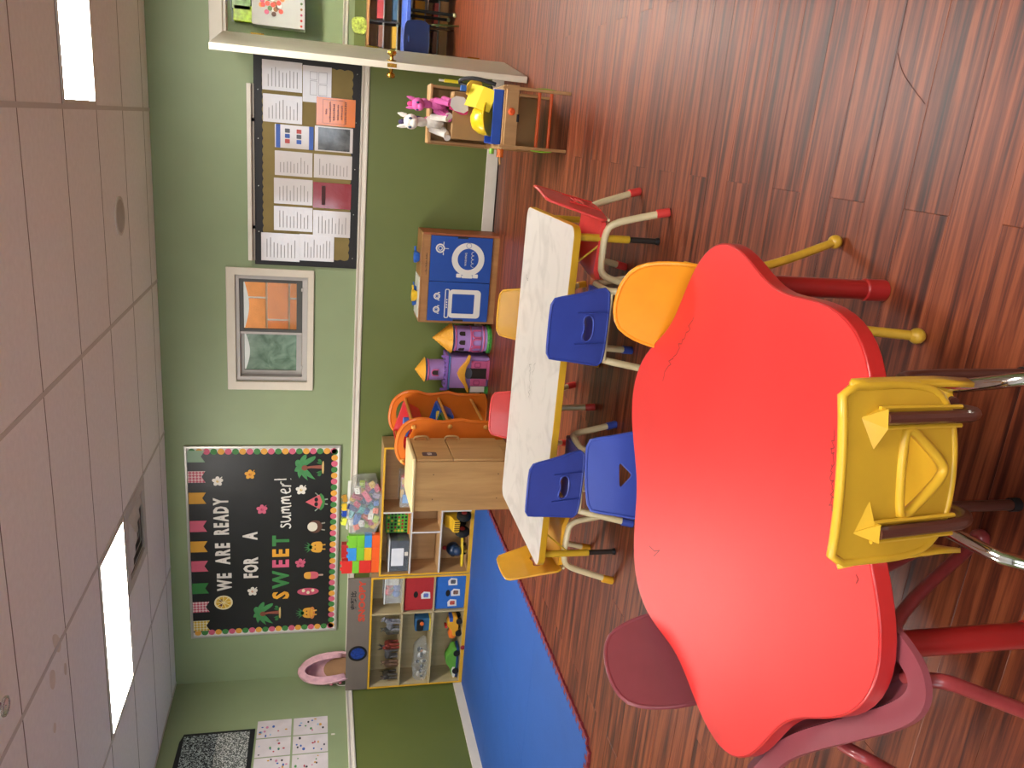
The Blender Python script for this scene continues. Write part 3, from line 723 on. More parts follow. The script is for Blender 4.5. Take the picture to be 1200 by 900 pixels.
# white rectangular table
tc_ = Vector((-1.0875, -2.948)); TWD, TDP, WZ = 1.525, .775, .38
t = thing('activity_table', 'white rectangular table with yellow edge and adjustable legs', 'table', (tc_.x, tc_.y, 0))
MB().prism(rrect(TWD-.006, TDP-.006, .045), WZ-.002, WZ).build('tabletop', marble_top(), t)
MB().ring(rrect(TWD, TDP, .048), rrect(TWD-.008, TDP-.008, .044), WZ-.030, WZ-.0005).prism(rrect(TWD-.008, TDP-.008, .044), WZ-.03, WZ-.003).build('edge_band', mat('#C99A1F', .4), t, bevel=.003)
M_YT = mat('#C8A02A', .35, coat=.3, noise=.1)
for sx in (-1, 1):
    for sy in (-1, 1):
        x, y = sx*(TWD/2-.045), sy*(TDP/2-.05)
        lg = MB().cyl((x, y, .13), (x, y, WZ-.03), .0155).build('leg', M_YT, t)
        MB().cyl((x, y, .012), (x, y, .135), .012).build('leg_insert', mat('#3A3634', .4, metal=.4), lg)
        MB().lathe([(.016, 0), (.016, .006), (.013, .014)], 14, Matrix.Translation((x, y, 0))).build('foot_glide', M_BLACK, lg)
        MB().cyl((x, y, .22), (x-sx*.11, y-sy*.0, WZ-.03), .004, n=6).build('brace', M_YT, lg)
def mark(pts, w=.001):
    mb = MB()
    for a, b_ in zip(pts, pts[1:]):
        a, b_ = F(*a, WZ), F(*b_, WZ); d = (b_-a).normalized(); n = Vector((-d.y, d.x, 0))*w
        mb.add([(p.x-tc_.x, p.y-tc_.y, WZ+.0006) for p in (a+n, b_+n, b_-n, a-n)], [(3,2,1,0)])
    mb.build('scribble', mat('#6E675F', .6), t, smooth=False)
mark(wob((622, 426), (620, 466), 14, 1.6)); mark(wob((616, 322), (619, 330), 5, 1.2)); mark(wob((627, 425), (624, 440), 5, 1))

# ================================================================== FOAM MAT
MZ = .014; MX1, MY0 = -2.90, -3.30            # right and near edge of the blue field
PITCH_T, TD_ = .0555, .026
def dovetail(n, p=PITCH_T, d=TD_):             # teeth along +a, sticking out to +b
    out = []
    for i in range(n):
        a = i*p; out += [(a, 0), (a+.32*p, 0), (a+.22*p, d), (a+.78*p, d), (a+.68*p, 0)]
    return out + [(n*p, 0)]
M_MAT = mat('#24539E', .6, noise=.05, scale=5, bump=.15, bscale=300)
M_MAR = mat('#7A2630', .6, bump=.15, bscale=300)
mt = thing('foam_mat', 'blue interlocking foam play mat with a maroon toothed border', 'mat', (MX1, MY0, 0))
TS = 18*PITCH_T
for i in range(2):
    for j in range(3):
        x1, y0 = -TS*i, TS*j
        w_ = TS if i == 0 else 2.0-TS; h_ = TS if j < 2 else 3.05-2*TS
        nr, nb = 18, 18
        poly = []
        if j == 0:                      # near edge, teeth towards -y
            nt_ = int(round(w_/PITCH_T)); poly += [(x1-w_+a*w_/(nt_*PITCH_T), y0-b) for a, b in dovetail(nt_)]
        else: poly += [(x1-w_+.001, y0+.001), (x1-.001, y0+.001)]
        if i == 0:                      # right edge, teeth towards +x
            nt_ = int(round(h_/PITCH_T)); poly += [(x1+b, y0+a*h_/(nt_*PITCH_T)) for a, b in dovetail(nt_)]
        else: poly += [(x1-.001, y0+.001), (x1-.001, y0+h_-.001)]
        poly += [(x1-w_+.001, y0+h_-.001)]
        q = [poly[0]]
        for p in poly[1:]:
            if (Vector(p)-Vector(q[-1])).length > 1e-4: q.append(p)
        MB().prism(q, 0, MZ).build('mat_tile', M_MAT, mt, smooth=False)
def strip(M, length):
    n = int(round(length/PITCH_T)); k = length/(n*PITCH_T)
    a = [(x*k, y+.0015) for x, y in dovetail(n)]
    n2 = n
    b = [(x*k, .050+y*.9) for x, y in [(a_, b_) for i in range(n2) for a_, b_ in ((i*PITCH_T, 0), ((i+.2)*PITCH_T, -.006), ((i+.5)*PITCH_T, -.008), ((i+.8)*PITCH_T, -.006))] + [(n*PITCH_T, 0)]]
    return MB().prism(a + b[::-1], 0, MZ-.001, M).build('border_strip', M_MAR, mt, smooth=False)
strip(Matrix(((0,1,0,0),(1,0,0,0),(0,0,1,0),(0,0,0,1))), 3.05)
strip(Matrix.Translation((-2.0, 0, 0)) @ Matrix(((1,0,0,0),(0,-1,0,0),(0,0,1,0),(0,0,0,1))), 2.0)

# ================================================================== SHELF UNITS
M_YB = mat('#D9A62E', .4, noise=.04); M_LG = mat('#CFCBC4', .45, noise=.03)
def unit(name, label, x0, x1, z0, z1, yf, rows, cols, edge, inner_edge, m):
    t = thing(name, label, 'shelf', ((x0+x1)/2, yf, z0)); a, b = x0-(x0+x1)/2, x1-(x0+x1)/2; h = z1-z0; d = .25; th = .016
    B(a, b, d-.008, d, 0, h).build('back_panel', m, t, smooth=False)
    for nm, bx in (('side_panel', (a, a+th, 0, d-.008, 0, h)), ('side_panel', (b-th, b, 0, d-.008, 0, h)), ('top_board', (a+th, b-th, 0, d-.008, h-th, h)), ('bottom_board', (a+th, b-th, 0, d-.008, 0, th+.014))):
        o = B(*bx).build(nm, m, t, smooth=False)
        B(bx[0], bx[1], -.003, 0, bx[4], bx[5]).build('edge_band', edge, o, smooth=False)
    for z in rows:
        o = B(a+th, b-th, .001, d-.008, z-z0-.007, z-z0+.007).build('shelf_board', m, t, smooth=False)
        B(a+th, b-th, -.0025, .001, z-z0-.007, z-z0+.007).build('edge_band', inner_edge, o, smooth=False)
    for x, za, zb in cols:
        o = B(x-(x0+x1)/2-.007, x-(x0+x1)/2+.007, .001, d-.008, za-z0, zb-z0).build('divider', m, t, smooth=False)
        B(x-(x0+x1)/2-.007, x-(x0+x1)/2+.007, -.0025, .001, za-z0, zb-z0).build('edge_band', inner_edge, o, smooth=False)
    return t
SB = MZ
YL_, YR_ = -.275, -.262
UL0, UL1, ULZ = -4.885, -3.742, .878
UR0, UR1, URZ = -3.738, -2.535, .815
LR = (.322, .597); RR = (.297, .554); LD = -4.113
unit('cubby_shelf', 'beige six-cubby toy shelf with yellow edges under the grey panel', UL0, UL1, SB, ULZ, YL_, LR, [(LD, SB+.03, ULZ-.016)], M_YB, M_MAPLE, M_MAPLE)
M_MAPLE2 = wood('maple2', [(.25, '#B08A5E'), (.55, '#C29B6D'), (.8, '#CDA878')], (14, 14, 1.2), .45, bump=.02)
unit('cubby_shelf', 'toy shelf with white divider edges and a truck, under the bag of blocks', UR0, UR1, SB, URZ, YR_, RR, [(-3.131, RR[1]+.007, URZ-.016), (-3.325, RR[0]+.007, RR[1]-.007), (-2.85, RR[0]+.007, RR[1]-.007), (-3.127, SB+.03, RR[0]-.007)], M_YB, M_LG, M_MAPLE2)
# grey box on the left unit
gx0, gx1 = -4.888, -3.745
t = thing('grey_panel', 'long flat grey panel with red and black lettering on the cubby shelf', 'panel', ((gx0+gx1)/2, YL_, ULZ))
B(gx0-(gx0+gx1)/2, gx1-(gx0+gx1)/2, .0, .022, 0, .195).build('board', mat('#71665D', .55, noise=.03), t, bevel=.004)
hw = (gx1-gx0)/2
Mx = BW(0, -.0005, 0)
c = P(422, 690, YL_); 
text('SNOOPY', .075, BW(P(421, 705, YL_).x-(gx0+gx1)/2, -.0006, .070), mat('#C0452F', .5), t, sx=1.35, off=.003)
text('\u53f2\u52aa\u6bd4', .05, BW(P(413, 704, YL_).x-(gx0+gx1)/2, -.0006, .142), mat('#1E1B1A', .5), t, sx=1.25, off=.0012)
cx = P(417, 766, YL_).x-(gx0+gx1)/2
MB().ring(ell(.078, .082, 32, cx, .095), ell(.058, .062, 32, cx, .095), 0, .004, BW(0, 0, 0)).build('badge_ring', mat('#17171C', .4), t)
MB().prism(ell(.06, .064, 32, cx, .095), 0, .002, BW()).build('badge', mat('#1D3A86', .35, noise=.4, scale=40), t)
# doll bassinet standing on its end, opening towards the room
t = thing('doll_bassinet', 'pink fabric doll bassinet with rounded hood behind the grey lettered panel', 'bassinet', (-4.70, -.14, ULZ), D_(45)); t.scale = (.78, .92, 1)
M_PK = mat('#D9A9AE', .85, noise=.12, scale=14, bump=.5, bscale=22)
BL, tilt = .60, Matrix.Translation((0, .02, 0)) @ Matrix.Rotation(-.10, 4, 'X') @ Matrix.Rotation(-.12, 4, 'Y')
n, K = 26, 5
def boat(u): return [(.165*u*math.sin(a)*(1-.12*math.cos(a)), .30-.30*u*math.cos(a)) for a in [2*PI*i/n for i in range(n)]]
v = []; lev = [(1.0, -.085), (1.03, -.03), (.99, .04), (.86, .075), (.3, .082)]
for u, y in lev: v += [(x, y, z) for x, z in boat(u)]
li = [(.26, .068), (.78, .062), (.88, .03), (.90, -.03), (.89, -.08)]
for u, y in li: v += [(x, y, z) for x, z in boat(u)]
R10 = len(lev)+len(li)
f = [(k*n+i, k*n+(i+1)%n, (k+1)*n+(i+1)%n, (k+1)*n+i) for k in range(R10-1) if k != len(lev)-1 for i in range(n)] + [((R10-1)*n+i, (R10-1)*n+(i+1)%n, (i+1)%n, i) for i in range(n)]
f += [tuple(range((len(lev)-1)*n, len(lev)*n)), tuple(range((len(lev)+1)*n-1, len(lev)*n-1, -1))]
MB().add(v, f, tilt).build('basket', M_PK, t)
MB().tube([tilt @ Vector((x, -.086, z)) for x, z in boat(.96)], .016, 8, closed=True).build('trim_roll', mat('#DDB0B6', .85, bump=.4, bscale=40), t)
MB().prism([(x*.8, .05+z*.6) for x, z in boat(.9)], -.06, -.045, tilt @ Matrix(((1,0,0,0),(0,0,-1,0),(0,1,0,0),(0,0,0,1)))).build('mattress', mat('#A07A55', .8, noise=.1), t)
hv = []
for k in range(7):
    th = PI/2*k/6
    for i in range(15):
        a = PI*.62*(i/14-.5)*2
        hv.append(tilt @ Vector((.17*math.sin(a)*(1-.45*math.sin(th)), -.09-.05*math.sin(th)*max(0, math.cos(a*.75)), .30+.305*math.cos(a)*(1-.22*math.sin(th)))))
ho = MB().add([tuple(p) for p in hv], [(k*15+i, k*15+i+1, (k+1)*15+i+1, (k+1)*15+i) for k in range(6) for i in range(14)]).build('hood', mat('#D3A2AA', .85, noise=.15, scale=16, bump=.6, bscale=26), t)
sm = ho.modifiers.new('thick', 'SOLIDIFY'); sm.thickness = .008
for z in (.26, .34): MB().ball(tilt @ Vector((-.175, -.03, z)), (.012, .02, .014)).ball(tilt @ Vector((-.172, .0, z)), (.012, .02, .014)).build('bow', mat('#E58C9A', .7), t)
MB().tube([tilt @ Vector(p) for p in smooth_path([(-.165, .03, .30), (-.20, .05, .27), (-.20, .06, .15), (-.16, .05, .12)])], .005, 8).build('wire_handle', M_WHITE, t)

# ---- contents of the left unit
CZ = [SB+.03, LR[0]+.007, LR[1]+.007]
def animal(name, x, z, y, Lb, hx, lab, rot=0, hornhex=None, tailup=False, neck=.5):
    t = thing(name, lab, 'toy animal', (x, y, z), rot, 'toy animals in the top cubby'); m = mat(hx, .5, noise=.35, scale=40)
    mb = MB()
    bp = [(-.5*Lb, 0, .58*Lb), (-.38*Lb, 0, .62*Lb), (0, 0, .56*Lb), (.32*Lb, 0, .64*Lb), (.5*Lb, 0, (.7+.3*neck)*Lb)]
    mb.tube(smooth_path(bp, 2), [.07*Lb+.14*Lb*math.sin(PI*min(1, max(.12, i/(len(smooth_path(bp, 2))-1)))*.9+.15) for i in range(len(smooth_path(bp, 2)))], 10)
    hd = (.56*Lb, 0, (.76+.34*neck)*Lb)
    mb.ball(hd, (.16*Lb, .09*Lb, .1*Lb)).ball((.68*Lb, 0, (.70+.34*neck)*Lb), (.09*Lb, .06*Lb, .06*Lb))
    for sx in (-.36, .3):
        for sy in (-.09, .09):
            mb.tube([(sx*Lb, sy*Lb, .56*Lb), ((sx+.03)*Lb, sy*Lb, .3*Lb), (sx*Lb, sy*Lb, 0)], [.1*Lb, .075*Lb, .07*Lb], 8)
    mb.tube([(-.5*Lb, 0, .6*Lb), (-.66*Lb, 0, (.8 if tailup else .4)*Lb), (-.72*Lb, 0, (1.15 if tailup else .2)*Lb)], [.05*Lb, .035*Lb, .015*Lb], 8)
    mb.build('body', m, t)
    for sy in (-.06, .06):
        if hornhex:
            for k in range(3): MB().cyl(((.5-.08*k)*Lb, sy*Lb, (.85+.34*neck)*Lb), ((.42-.12*k)*Lb, sy*2.4*Lb, (1.15+.34*neck-.06*k)*Lb), .03*Lb, .006*Lb, n=8).build('horn', mat(hornhex, .5), t)
        else: MB().ball((.50*Lb, sy*1.5*Lb, (.86+.34*neck)*Lb), (.03*Lb, .03*Lb, .06*Lb)).build('ear', m, t)
zt = CZ[2]
AN = [(452, 790, .16, '#4B4741', 'dark grey long-tailed toy animal in the corner of the top cubby', None, True, .2),
      (452, 774, .15, '#6B5240', 'brown and white toy animal between the grey and the red one', None, False, .5),
      (452, 764, .15, '#5C5A5C', 'grey and white toy animal next to the spiky red one', None, False, .5),
      (452, 752, .16, '#7C3328', 'dark red toy dinosaur with black spikes', '#191717', False, .3),
      (452, 739, .15, '#55544A', 'olive grey toy animal with white face', None, False, .7),
      (452, 729, .15, '#7E7F86', 'pale grey toy animal against the cubby divider', None, False, .7)]
for i, (px_, py_, s, hx, lab, hh, tu, nk) in enumerate(AN): animal('toy_animal', P(460, py_, -.16).x, zt, -.16-.04*(i % 2), s, hx, lab, D_(-70+25*(i % 3)), hh, tu, nk)
# middle left cubby: clear bag and a small blue toy
zm = CZ[1]
x0, x1 = P(490, 797, -.2).x, P(490, 752, -.2).x
t = thing('toy_bag', 'clear plastic bag of small figures in the middle cubby', 'bag', ((x0+x1)/2, -.17, zm)); wd = (x1-x0)/2
MB().prism(round_poly([(-wd,0),(wd,0),(wd*.98,.07),(wd*.6,.135),(wd*.2,.125),(-wd*.85,.15)], 2), -.06, .06, BW()).build('plastic', M_CLEAR, t)
for i in range(16):
    MB().ball((random.uniform(-.85, .6)*wd, random.uniform(-.035, .03), random.uniform(.02, .09)), (random.uniform(.012, .03), .012, .016)).build('figure', mat(random.choice(['#2B2B2E', '#D8D6D0', '#B98466', '#3C3C44', '#C7BEB0']), .5), t)
c = P(490, 730, -.2)
t = thing('camera_toy', 'blue and black toy with an orange button beside the clear bag', 'toy', (P(490, 728, -.16).x, -.17, zm))
MB().prism(rrect(.13, .14, .02, cy=.07), -.05, .05, BW()).build('body', mat('#2C5D86', .5), t, bevel=.006)
MB().prism(rrect(.12, .06, .02, cy=.095), .05, .056, BW()).build('panel', M_BLACK, t); MB().lathe([(.018, .056), (.018, .066), (.01, .07)], 14, BW(.02, 0, .08)).build('button', mat('#D8662C', .5), t)
B(-.065, .065, -.055, .055, -.0, .012).build('foot_strip', mat('#C3B13A', .5), t)
# lower left cubby: two toy vehicles
zl = CZ[0]
t = thing('toy_truck', 'yellow and orange toy truck in the bottom cubby next to the blue bin', 'toy truck', (P(530, 732, -.2).x, -.19, zl))
MB().prism(round_poly([(-.1,.03),(.1,.03),(.1,.09),(.05,.13),(0,.13),(-.04,.085),(-.1,.08)], 2), -.045, .045, BW()).build('body', mat('#E2A22C', .4), t, bevel=.004)
MB().lathe([(.001, -.05), (.03, -.045), (.042, 0), (.03, .045), (.001, .05)], 16, Matrix.Translation((-.09, 0, .075)) @ Matrix.Rotation(PI/2, 4, 'Y')).build('drum', mat('#E0722A', .4), t)
for x in (-.065, .06):
    for y in (-.05, .05): MB().cyl((x, y-.012, .028), (x, y+.012, .028), .028, n=16).build('wheel', M_BLACK, t)
B(.055, .095, -.047, .047, .085, .115).build('windscreen', mat('#3658A8', .3), t); B(-.02, .0, -.03, .03, .13, .15).build('beacon', mat('#C83A2C', .4), t)
t = thing('toy_car', 'long green and white toy car in the bottom cubby', 'toy car', (P(530, 772, -.2).x, -.19, zl))
MB().prism(round_poly([(-.17,.02),(.15,.02),(.15,.075),(.09,.09),(.05,.125),(-.02,.125),(-.07,.08),(-.17,.06)], 2), -.05, .05, BW()).build('body', mat('#5F9E3C', .4), t, bevel=.004)
MB().prism(round_poly([(-.175,.03),(-.06,.03),(-.06,.07),(-.175,.055)], 1), -.053, .053, BW()).build('hood', mat('#D9D6CC', .4), t)
B(-.17, .15, -.052, .052, .012, .03).build('bumper', mat('#23406F', .4), t); B(-.2, -.165, -.04, .04, .022, .05).build('nose', mat('#D8B23A', .4), t)
for x in (-.10, .09):
    for y in (-.052, .052): MB().cyl((x, y-.01, .03), (x, y+.01, .03), .03, n=16).build('wheel', M_BLACK, t)
# red round knob stuck on the lower edge band
c = P(539, 759, YL_-.004); tag(MB().lathe([(.022, 0), (.022, .006), (.012, .012)], 16, BW(c.x, YL_-.003, SB+.014)).build('round_sticker', mat('#8E2A2E', .4)), 'small dark red disc stuck on the shelf edge', 'disc')
# right column: ball box, red bin, blue bin
xd0, xd1 = LD+.012, UL1-.02
t = thing('ball_box', 'clear plastic box holding balls in the top cubby beside the toy animals', 'box', ((xd0+xd1)/2+.03, -.16, CZ[2]))
def tray(mb, w_, d_, h_, th=.003):
    mb.ring([(-w_/2,-d_/2),(w_/2,-d_/2),(w_/2,d_/2),(-w_/2,d_/2)], [(-w_/2+th,-d_/2+th),(w_/2-th,-d_/2+th),(w_/2-th,d_/2-th),(-w_/2+th,d_/2-th)], 0, h_); mb.box(-w_/2, w_/2, -d_/2, d_/2, 0, th); return mb
tray(MB(), .25, .17, .15).build('bin', M_CLEAR, t, smooth=False)
MB().ring(rrect(.265, .185, .01), rrect(.24, .16, .01), .148, .156).build('rim', mat('#D9D9D6', .4), t)
for (bx, by, bz, hx) in ((-.06, -.03, .045, '#3B62B8'), (.0, -.03, .04, '#4A5DA8'), (-.045, -.02, .112, '#C8453E'), (.02, -.01, .105, '#C24A44'), (.07, .03, .04, '#D8B23C'), (-.08, .04, .04, '#C8453E')):
    tag(MB().ball((t.location.x+bx, t.location.y+by, t.location.z+bz), .034).build('play_ball', mat(hx, .4)), {'#3B62B8': 'bright blue ball in the clear box', '#4A5DA8': 'violet blue ball in the clear box', '#D8B23C': 'yellow ball in the clear box'}.get(hx, 'red ball in the clear box on the cubby shelf'), 'ball', 'balls in the clear box')
tag(B(t.location.x+.04, t.location.x+.11, -.22, -.19, CZ[2]+.03, CZ[2]+.14).build('paper_packet', mat('#D5CDBF', .6), bevel=.004), 'white packet standing in the clear ball box', 'packet')
bw_ = xd1-xd0-.012
def fabric_bin(lab, hx, z, h, labels, hole):
    t = thing('fabric_bin', lab, 'bin', ((xd0+xd1)/2, YL_+.012, z)); m = mat(hx, .8, noise=.06, scale=30, bump=.2, bscale=300)
    MB().prism(rrect(bw_, h, .018, cy=h/2), -.20, 0, BW()).build('body', m, t, bevel=.004)
    MB().prism(ell(.033, .02, 18, hole[0], hole[1]), 0, .0015, BW()).build('grip_hole', mat('#14100F', .9), t)
    for k, (lx, lz) in enumerate(labels):
        o = MB().prism([(lx-.035, lz-.04), (lx+.03, lz-.035), (lx+.038, lz+.02), (lx+.01, lz+.045), (lx-.035, lz+.04)], .001, .0022, BW()).build('picture_label', mat('#DAD8D4', .5), t, smooth=False)
        MB().prism(rrect(.04, .045, .01, cx=lx, cy=lz), .0022, .0028, BW()).build('picture', mat(['#B24A3C', '#7A5648', '#4A4A52'][k % 3] if len(labels) > 1 else '#5C6AA8', .5, noise=.8, scale=70), o, smooth=False)
fabric_bin('red fabric bin with an oval grip hole and one picture label', '#A8262A', CZ[1], LR[1]-LR[0]-.022, [(-.015, .065)], (-.005, .155))
fabric_bin('blue fabric bin with an oval grip hole and three picture labels', '#2B66B8', CZ[0], LR[0]-SB-.045, [(-.105, .11), (-.0, .085), (.11, .115)], (-.005, .155))

# ---- contents of the right unit
RZ = [SB+.03, RR[0]+.007, RR[1]+.007]
t = thing('storage_box', 'clear plastic storage box with a white label in the top cubby', 'box', (P(470, 645, -.15).x, -.145, RZ[2]))
tray(MB(), .30, .2, .165).build('bin', mat('#8E949E', .2, trans=.6, alpha=.75, noise=0), t, smooth=False)
B(-.14, .14, -.09, .09, .004, .09).build('contents', mat('#3A4A68', .6, noise=.5, scale=20), t); MB().prism(rrect(.31, .21, .01), .165, .176).build('lid', mat('#D0D2D2', .3), t, bevel=.003)
MB().prism(rrect(.17, .105, .004, cx=-.01, cy=.10), .1, .102, BW()).build('paper_label', mat('#DCDCE0', .5), t); MB().prism(rrect(.035, .03, .004, cx=.02, cy=.025), .1, .104, BW()).build('clasp', M_WHITE, t)
t = thing('counter_game', 'green grid tower game with coloured discs next to the storage box', 'game', (P(470, 612, -.15).x, -.13, RZ[2]))
B(-.10, .10, -.02, .02, .0, .20).build('frame', mat('#4FA23A', .4), t, bevel=.004); B(-.105, .105, -.04, .04, 0, .014).build('base', mat('#C7722F', .5), t)
for i in range(6):
    for j in range(6): MB().prism(ell(.011, .011, 12, -.08+.032*i, .03+.03*j), .02, .022, BW()).build('counter', mat(random.choice(['#9E2C28', '#20261E', '#D2B43A', '#1F2A1C']), .4), t)
t = thing('toy_tub', 'low clear tub of orange and blue toys in the top cubby', 'tub', (P(470, 572, -.15).x, -.14, RZ[2]))
tray(MB(), .28, .19, .1).build('bin', M_CLEAR, t, smooth=False); B(-.10, -.02, -.096, -.095, .03, .08).build('paper_label', mat('#8FB0D8', .5), t)
for i in range(14): B(*(lambda x, y, z: (x, x+.045, y, y+.03, z, z+.03))(random.uniform(-.12, .09), random.uniform(-.08, .05), random.uniform(.004, .065))).build('toy_piece', mat(random.choice(['#D8652A', '#2F5CA8', '#C8402E', '#E2B23A']), .4), t, bevel=.003)
# monster truck
t = thing('toy_truck', 'yellow toy monster truck with huge black tyres in the bottom cubby', 'toy truck', (P(530, 612, -.2).x+.02, -.17, RZ[0]), D_(-100))
for x in (-.075, .075):
    for y in (-.085, .085):
        wo = MB().lathe([(.02, -.03), (.05, -.03), (.062, -.018), (.062, .018), (.05, .03), (.02, .03)], 20, Matrix.Translation((x, y, .062)) @ Matrix.Rotation(PI/2, 4, 'X')).build('wheel', mat('#191816', .7, bump=.5, bscale=60), t)
        MB().lathe([(.024, -.032), (.024, .032), (.012, .034)], 14, Matrix.Translation((x, y, .062)) @ Matrix.Rotation(PI/2, 4, 'X')).build('hub', mat('#A8362C', .5), wo)
MB().prism(round_poly([(-.12,.09),(.12,.09),(.12,.15),(.06,.165),(.03,.215),(-.05,.215),(-.06,.16),(-.12,.155)], 1), -.065, .065, Matrix(((1,0,0,0),(0,0,-1,0),(0,1,0,0),(0,0,0,1)))).build('body', mat('#E3B22C', .35, coat=.3), t, bevel=.004)
B(.119, .124, -.055, .055, .1, .145).build('grille', mat('#241F14', .5), t)
for i in range(5): B(.122, .128, -.05+.022*i, -.04+.022*i, .1, .145).build('grille_bar', mat('#E3B22C', .35), t)
B(.03, .036, -.05, .05, .17, .205).build('windscreen', M_BLACK, t); MB().cyl((-.02, -.085, .235), (-.02, .085, .235), .006).build('roll_bar', mat('#E3B22C', .35), t)
for y in (-.06, .06): MB().cyl((-.02, y, .21), (-.02, y, .235), .005).build('roll_bar', mat('#E3B22C', .35), t)
t = thing('toy_plane', 'dark blue toy plane with yellow wings beside the monster truck', 'toy plane', (P(530, 646, -.2).x, -.17, RZ[0]), D_(-75))
MB().ball((-.03, 0, .115), (.085, .06, .06)).ball((.05, 0, .09), (.05, .045, .045)).build('body', mat('#1F3350', .35), t)
MB().prism(round_poly([(-.02,-.14),(.04,-.13),(.05,0),(.04,.13),(-.02,.14),(-.03,0)], 2), .035, .05, Matrix.Translation((.06, 0, .01))).build('wing', mat('#E3C02E', .4), t, bevel=.003)
B(.02, .09, -.02, .02, .045, .06).build('stripe', mat('#B8302C', .4), t)
MB().ball((.0, -.055, .12), (.02, .01, .018)).build('eye', M_BLACK, t); MB().ball((-.07, .0, .185), (.02, .02, .02)).build('top_light', mat('#A8262C', .4), t)
for y in (-.04, .04): MB().cyl((-.03, y-.01, .022), (-.03, y+.01, .022), .022).build('wheel', M_BLACK, t)
MB().cyl((.06, -.012, .018), (.06, .012, .018), .018).build('nose_wheel', mat('#B8962E', .4), t); MB().cyl((-.03, 0, .03), (-.03, 0, .1), .02).build('undercarriage', mat('#B8962E', .4), t)

# ---- on top of the right unit
t = thing('block_wall', 'wall of big red, green, blue and orange building blocks on the shelf', 'blocks', (UR0+.02, -.2, URZ))
LIME, BLU, REDB, ORB, YLB = '#7CC23A', '#3E8FD6', '#D8332E', '#E8602C', '#E8B02E'
us = .0
def block(x0, x1, z0, z1, hx, y0=-.03, y1=.03, par=t):
    m = mat(hx, .3, coat=.2, noise=.02)
    o = B(x0+.0008, x1-.0008, y0, y1, z0+.0008, z1-.0008).build('block', m, par, bevel=.002)
    nst = max(1, int(round((x1-x0)/.06)))
    for i in range(nst): MB().cyl((x0+(i+.5)*(x1-x0)/nst, 0, z1-.002), (x0+(i+.5)*(x1-x0)/nst, 0, z1+.012), .016).build('stud', m, o)
    return o
HB = .078
C3 = [.0, .122, .245, .362]
for x0, x1, cols in ((C3[0], C3[1], [ORB, REDB, LIME, REDB]), (C3[1], C3[2], [ORB, YLB, LIME, BLU]), (C3[2], C3[3], [ORB, BLU, LIME, LIME])):
    z = 0
    for i, hx in enumerate(cols):
        if x0 == C3[0]:
            hh = [.066, .102, .058, .09][i]
        else: hh = [.066, .062, .066, .07][i] if i < 4 else .07
        block(x0, x1, z, z+hh, hx); z += hh
B(C3[1]-.002, C3[2], .032, .092, 0, .318).build('block', mat('#B02A2A', .35), t, bevel=.002)
# clear bag of blocks
bx0, bx1 = P(440, 622, -.13).x, P(440, 560, -.13).x; bcx, bwd = (bx0+bx1)/2, (bx1-bx0)/2
t = thing('block_bag', 'clear zip bag full of small coloured blocks on the shelf', 'bag', (bcx, -.12, URZ))
MB().prism(round_poly([(-bwd,0),(bwd,0),(bwd,.18),(bwd*.9,.25),(-bwd*.9,.27),(-bwd,.2)], 1), -.085, .085, BW()).build('plastic', M_CLEAR, t)
MB().prism([(-bwd*.95,.268),(bwd*.9,.25),(bwd*.88,.275),(-bwd*.9,.285)], -.004, .004, BW()).build('zip_strip', mat('#D9D8CF', .3), t)
HX = [('#D8B23C', 'yellow'), ('#3E6FB8', 'blue'), ('#A83A58', 'raspberry red'), ('#2C3E78', 'navy'), ('#D85A34', 'orange'), ('#C8486A', 'pink'), ('#3F9AA0', 'teal'), ('#A8C23E', 'lime green'), ('#8E86A8', 'lilac'), ('#E4E2DA', 'white')]
random.seed(11)
for i in range(34):
    hx, cn = HX[(i*7+i//10*3) % 10]; L_ = random.choice((.045, .06, .085, .1)); r_ = i % 6; k = i//6
    o = B(-L_/2, L_/2, -.022, .022, -.018, .018).cyl((-L_/4, 0, .017), (-L_/4, 0, .026), .010, n=8).cyl((L_/4, 0, .017), (L_/4, 0, .026), .010, n=8).build('toy_block', mat(hx, .35, noise=.02), bevel=.0015)
    o.location = (bcx-bwd+.06+(2*bwd-.12)*(r_+.5*(k % 2))/5.5, -.17+.07*random.random(), URZ+.036+.040*k); o.rotation_euler = (PI/2+random.uniform(-.5, .5), random.uniform(-1.3, 1.3), random.uniform(-.4, .4))
    tag(o, 'small %s building block inside the clear zip bag' % cn, 'block', 'blocks in the clear bag')
for i, (px_, py_, hx, lab) in enumerate(((403, 584, '#B8862C', 'amber block lying on top of the clear zip bag'), (403, 594, '#E8C22E', 'bright yellow block lying on top of the clear zip bag'), (403, 601, '#2348A8', 'deep blue block lying on top of the clear zip bag'), (405, 611, '#DDE24A', 'lemon block lying on top of the clear zip bag'))):
    c = P(px_, py_, -.12); o = B(-.03, .03, -.02, .02, -.018, .018).cyl((-.014, 0, .017), (-.014, 0, .026), .009, n=8).cyl((.014, 0, .017), (.014, 0, .026), .009, n=8).build('toy_block', mat(hx, .35), bevel=.0015)
    o.location = (c.x, -.12, URZ+.30); o.rotation_euler = (.1, .15*i-.2, .3); tag(o, lab, 'block')

